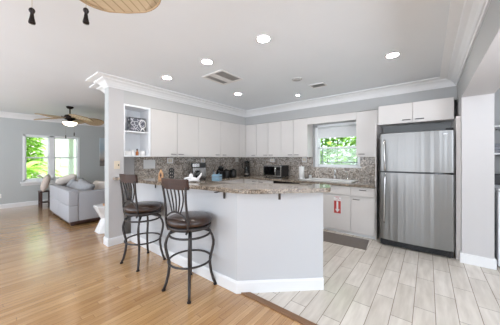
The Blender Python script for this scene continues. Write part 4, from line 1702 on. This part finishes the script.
# ------------------------------------------------------------------ living room
root = thing('sofa', 'light gray upholstered sofa with its back to the camera', 'sofa', (-6.25, 1.6, 0))
sx0, sx1, sy0, sy1 = -7.10, -5.40, 1.15, 2.02
MB().box(sx0 + .02, sx1 - .02, sy0 + .03, sy1 - .03, .03, .10, .006).build('plinth', M['dark_wood'], root)
for x in (sx0 + .08, sx1 - .08):
    for y in (sy0 + .08, sy1 - .08):
        MB().box(x - .03, x + .03, y - .03, y + .03, 0, .035, .004).build('foot', M['dark_wood'], root)
mb = MB()
mb.box(sx0 + .2, sx1 - .2, sy0 + .2, sy1, .09, .30, .02, 3, True)
mb.build('seat_base', M['sofa'], root)
# back in four upholstered panels with visible seams
mb = MB()
xm = (sx0 + sx1) / 2
for a_, b_ in ((sx0, xm), (xm, sx1)):
    mb.box(a_ + .002, b_ - .002, sy0, sy0 + .16, .085, .40, .012, 3, True)
    mb.box(a_ + .002, b_ - .002, sy0, sy0 + .16, .402, .69, .012, 3, True)
mb.build('back', M['sofa'], root)
for a_, b_ in ((sx0, sx0 + .2), (sx1 - .2, sx1)):
    MB().box(a_, b_, sy0 + .161, sy1, .085, .655, .02, 3, True).build('arm', M['sofa'], root)
for a_, b_ in ((sx0 + .2, xm), (xm, sx1 - .2)):
    MB().box(a_ + .003, b_ - .003, sy0 + .162, sy1 + .02, .302, .46, .035, 3, True).build('seat_cushion', M['sofa'], root)


def pil(x, y, z, w_, h_, t_, rx, ry, rz, label, m):
    mt = Matrix.Translation((x, y, z)) @ Matrix.Rotation(math.radians(rz), 4, 'Z') @ Matrix.Rotation(math.radians(ry), 4, 'Y') @ Matrix.Rotation(math.radians(rx), 4, 'X')
    o = MB().pillow(w_, h_, t_, mt).build('throw_pillow', m)
    return tag(o, label, 'pillow', 'throw pillows on the sofa')


pil(-6.45, 1.50, .615, .44, .40, .17, 66, 0, 4, 'gray throw pillow peeking over the middle of the sofa back', M['pillow_gray'])
pil(-6.92, 1.50, .645, .40, .38, .16, 64, 0, -6, 'gray throw pillow peeking over the far end of the sofa back', M['pillow_gray'])
pil(-5.93, 1.50, .625, .54, .46, .20, 62, 14, 10, 'large gray throw pillow slumped at the near end of the sofa', M['pillow_gray'])
pil(-5.86, 1.90, .64, .40, .36, .16, 60, 0, 40, 'cream throw pillow beside the near arm of the sofa', M['pillow_cream'])
pil(-6.4, 1.90, .62, .40, .36, .14, 55, 0, 8, 'cream throw pillow at the front of the sofa seat', M['pillow_cream'])

# espresso side table beyond the sofa
tx, ty = -8.2, 1.24
root = thing('side_table', 'dark wood side table below the living room window', 'table', (tx, ty, 0))
MB().box(tx - .16, tx + .16, ty - .13, ty + .13, .41, .44, .004).build('tabletop', M['dark_wood'], root)
MB().box(tx - .14, tx + .14, ty - .11, ty + .11, .12, .14, .003).build('lower_shelf', M['dark_wood'], root)
for dx in (-.13, .13):
    for dy in (-.10, .10):
        MB().box(tx + dx - .022, tx + dx + .022, ty + dy - .022, ty + dy + .022, 0, .41, .003).build('leg', M['dark_wood'], root)

pil(-7.05, 1.46, .785, .48, .46, .20, 22, -10, -12, 'large cream pillow lying on top of the far arm of the sofa', M['pillow_cream'])
pw = pil(-8.15, 1.24, .665, .40, .44, .16, 75, 6, -10, 'small beige pillow standing on the dark side table', M['throw'])
del pw['group']

# slim pink-tipped ornament on the window sill
ox, oy = XL + .04, 1.30
root = thing('sill_ornament', 'slanted dark ornament with a pink tip on the living room window sill', 'ornament', (ox, oy, LZ0))
MB().tube([(ox, oy + .05, LZ0 + .004), (ox, oy - .02, LZ0 + .06), (ox, oy - .06, LZ0 + .10)], [.018, .014, .010], 8).build('stick', M['dark_wood'], root)
MB().tube([(ox, oy - .06, LZ0 + .10), (ox, oy - .11, LZ0 + .14), (ox, oy - .16, LZ0 + .165)], [.012, .028, .010], 10).build('tip', M['throw'], root)

# faceted white accent stool, half behind the white wall end
ax, ay = -4.62, 1.56
root = thing('accent_stool', 'faceted white hourglass accent stool beside the sofa', 'stool', (ax, ay, 0))
mb = MB()
lev = [(0, .21, 0), (.24, .115, PI / 6), (.46, .235, 0)]
rings = []
for z, r_, ph in lev:
    rings.append([mb.bm.verts.new((ax + r_ * math.cos(ph + 2 * PI * k / 6), ay + r_ * math.sin(ph + 2 * PI * k / 6), z)) for k in range(6)])
for q, (a_, b_) in enumerate(zip(rings[:-1], rings[1:])):
    for k in range(6):
        k2 = (k + 1) % 6
        if q == 0:
            mb.bm.faces.new((a_[k], a_[k2], b_[k]))
            mb.bm.faces.new((a_[k2], b_[k2], b_[k]))
        else:
            mb.bm.faces.new((a_[k], a_[k2], b_[k2]))
            mb.bm.faces.new((a_[k], b_[k2], b_[k]))
mb.bm.faces.new(rings[0][::-1])
mb.bm.faces.new(rings[-1])
mb.build('faceted_body', M['ceramic'], root)
mb = MB()
mb.prism([(ax + .225 * math.cos(2 * PI * k / 6), ay + .225 * math.sin(2 * PI * k / 6)) for k in range(6)], .4605, .475, .003)
mb.build('top_plate', M['white_plastic'], root)
root = thing('coaster', 'small brown dish on top of the white accent stool', 'dish', (ax + .08, ay - .05, .4755))
MB().lathe([(0, 0), (.05, 0), (.065, .035), (.06, .035), (.045, .008), (0, .008)], (ax + .08, ay - .05, .4755), 20).build('bowl', M['tan_wood'], root)

# ------------------------------------------------------------------ laundry beyond the pilaster
lx0 = .66
root = thing('washing_machine', 'white washing machine in the laundry niche right of the pilaster', 'washing machine', (lx0 + .34, 4.32, 0))
MB().box(lx0, lx0 + .69, 3.97, 4.66, .02, .93, .015, 3).build('body', M['washer'], root)
MB().box(lx0 + .004, lx0 + .686, 3.962, 3.97, .06, .68, .004).build('front_panel', M['washer'], root)
MB().box(lx0 - .0, lx0 + .69, 3.965, 4.5, .931, .965, .012, 2).build('lid', M['washer'], root)
cpz = MB().box(lx0, lx0 + .69, 4.5, 4.66, .931, 1.11, .015, 2).build('control_panel', M['dark_gray'], root)
for k in range(3):
    MB().tube([(lx0 + .15 + k * .2, 4.5, 1.03), (lx0 + .15 + k * .2, 4.478, 1.03)], .028, 16).build('knob', M['steel_handle'], cpz)
for dx in (.05, .64):
    for dy in (.05, .6):
        MB().lathe([(0, 0), (.022, 0), (.022, .022), (0, .022)], (lx0 + dx, 3.99 + dy, 0), 12).build('foot', M['black'], root)
SHG = 'white laundry shelves'
for z, lb in ((1.755, 'upper white wall shelf in the laundry niche'), (1.38, 'lower white wall shelf carrying folded cloths in the laundry niche')):
    root = thing('wall_shelf', lb, 'shelf', (1.2, 4.65, z), SHG)
    MB().box(.625, 2.0, 4.46, YW - .001, z, z + .022, .002).build('board', M['trim'], root)
    for xx in (.8, 1.8):
        MB().box(xx - .012, xx + .012, 4.52, YW - .001, z - .02, z).build('bracket', M['trim'], root)
for k, (zz, lb) in enumerate(((1.403, 'gray folded cloth at the bottom of the pile on the laundry shelf'), (1.446, 'gray folded cloth in the middle of the pile on the laundry shelf'), (1.489, 'gray folded cloth on top of the pile on the laundry shelf'))):
    o = MB().box(.66 + .01 * k, 1.02, 4.48, 4.76, zz, zz + .042, .016, 3, True).build('folded_cloth', M['towel_gray'])
    tag(o, lb, 'folded cloth', 'folded cloths on the laundry shelf')

# ------------------------------------------------------------------ outdoors
struct(MB().prism([(-22, -3), (XL - .15, -3), (XL - .15, 12), (-22, 12)], -.3, -.2), 'ground', M['lawn'], label='lawn outside the living room')
struct(MB().prism([(XL - .15, 5.1), (6, 5.1), (6, 12), (XL - .15, 12)], -.3, -.2), 'ground_rear', M['lawn'], label='lawn behind the kitchen')


def leaves(name, boxs, n, size, m, stems, seed, label, cat='bush', group=None, droop=.4):
    rnd = random.Random(seed)
    x0, x1, y0, y1, z0, z1 = boxs
    root = thing(name, label, cat, ((x0 + x1) / 2, (y0 + y1) / 2, -.2), group)
    mb = MB()
    for _ in range(n):
        c = Vector((rnd.uniform(x0, x1), rnd.uniform(y0, y1), z0 + (z1 - z0) * rnd.random() ** .9))
        a = rnd.uniform(0, 2 * PI)
        L_ = size * rnd.uniform(.6, 1.3)
        W_ = L_ * .22
        d = Vector((math.cos(a), math.sin(a), rnd.uniform(-.5, .6))).normalized()
        sd = d.cross(Vector((rnd.uniform(-.3, .3), rnd.uniform(-.3, .3), 1))).normalized()
        nn = sd.cross(d)
        p = [c, c + d * L_ * .5 + sd * W_ - nn * L_ * .03, c + d * L_ - nn * L_ * droop * .5, c + d * L_ * .5 - sd * W_ - nn * L_ * .03, c + d * L_ * .5 + nn * L_ * .06]
        v = [mb.bm.verts.new(q) for q in p]
        mb.bm.faces.new((v[0], v[1], v[4]))
        mb.bm.faces.new((v[1], v[2], v[4]))
        mb.bm.faces.new((v[2], v[3], v[4]))
        mb.bm.faces.new((v[3], v[0], v[4]))
    mb.build('foliage', m, root)
    mb = MB()
    for _ in range(stems):
        x, y = rnd.uniform(x0 + .1, x1 - .1), rnd.uniform(y0 + .1, y1 - .1)
        mb.tube([(x, y, -.2), (x + rnd.uniform(-.1, .1), y, (z0 + z1) / 2), (x + rnd.uniform(-.2, .2), y + rnd.uniform(-.1, .1), z1)], [.03, .022, .01], 6)
    mb.build('stem', M['stem'], root)
    return root


# hedge behind the kitchen window
leaves('hedge', (-5.2, -.2, 7.4, 8.3, -.2, 3.6), 13000, .22, M['leaf2'], 12, 3, 'leafy green hedge close behind the kitchen window', 'hedge')
# big-leaved shrub outside the left pane of the living room window


def palm(x, y, seed, label, n=14, H_=1.5, L_=1.5):
    rnd = random.Random(seed)
    root = thing('palm_plant', label, 'plant', (x, y, -.2), 'palms outside the living room window')
    MB().tube([(x, y, -.2), (x + .03, y, H_ * .3), (x, y + .02, H_ * .55)], [.09, .08, .07], 10).build('trunk', M['stem'], root)
    for k in range(n):
        a = 2 * PI * k / n + rnd.uniform(-.2, .2)
        e = rnd.uniform(.15, 1.25)
        mb = MB()
        base = Vector((x, y, H_ * .55))
        pts = []
        for q in range(9):
            t = q / 8
            hz = L_ * t * math.cos(e)
            zz = L_ * (t * math.sin(e) - .55 * t * t)
            pts.append(base + Vector((math.cos(a) * hz, math.sin(a) * hz, zz)))
        mb.tube(pts, [.014 - .0012 * q for q in range(9)], 5)
        for q in range(1, 9):
            for qq in (0, .33, .66):
                if q == 8 and qq > 0:
                    continue
                p = pts[q].lerp(pts[min(8, q + 1)], qq)
                d = (pts[q] - pts[q - 1]).normalized()
                sd = d.cross(Vector((0, 0, 1))).normalized()
                for s in (-1, 1):
                    tip = p + (sd * s + d * .7).normalized() * .34 * (1.1 - q / 12) + Vector((0, 0, -.10))
                    ww = d * .022
                    v = [mb.bm.verts.new(z_) for z_ in (p - ww, p.lerp(tip, .5) - ww * .9 + Vector((0, 0, .015)), tip, p.lerp(tip, .5) + ww * .9 + Vector((0, 0, .015)), p + ww)]
                    mb.bm.faces.new(v)
        mb.build('frond', M['leaf'], root)
    return root


palm(-11.5, 1.0, 11, 'bright green palm directly behind the left living room pane', 16, 1.3, 1.5)
palm(-12.0, -2.0, 12, 'bright green palm at the far left edge of the living room window', 14, 1.6, 1.6)
leaves('shrub', (-14.2, -13.3, -1.4, 1.9, -.2, 2.6), 5000, .3, M['leaf'], 8, 5, 'bright green shrub behind the palms outside the living room', 'bush')
# porch roof with a beam, and a pale house across the yard
root = thing('porch_roof', 'white porch roof with rafters outside the living room window', 'porch roof', (-9.5, 1.6, 2.12))
MB().box(-10.1, XL - .16, -2.5, 5, 2.34, 2.42).build('deck', M['trim'], root)
for y in (-.6, .3, 1.2, 2.1, 3.0, 3.9):
    MB().box(-10.1, XL - .16, y - .04, y + .04, 2.20, 2.34, .004).build('rafter', M['trim'], root)
MB().box(-10.1, -9.96, -2.5, 5, 2.06, 2.2, .004).build('beam', M['trim'], root)
for y in (-1.2, 2.2, 4.6):
    MB().box(-10.1, -9.96, y - .07, y + .07, -.2, 2.06, .006).build('post', M['trim'], root)
root = thing('neighbor_house', 'pale pink house across the yard behind the right living room pane', 'house', (-17, 4.2, -.2))
MB().box(-19, -15.2, 1.9, 9, -.2, 3.0).build('wall', M['stucco'], root)
mb = MB()
mb.extrude_profile([(-19.4, 1.6, 3.0), (-14.8, 1.6, 3.0), (-17.1, 1.6, 4.3)], [(-19.4, 9.3, 3.0), (-14.8, 9.3, 3.0), (-17.1, 9.3, 4.3)])
mb.build('roof', M['roof'], root)
wn = MB().box(-15.22, -15.15, 2.9, 3.9, .9, 2.1, .01).build('window', M['window_white'], root)
MB().box(-15.155, -15.145, 2.98, 3.82, .98, 2.02).build('pane', M['shade'], wn)
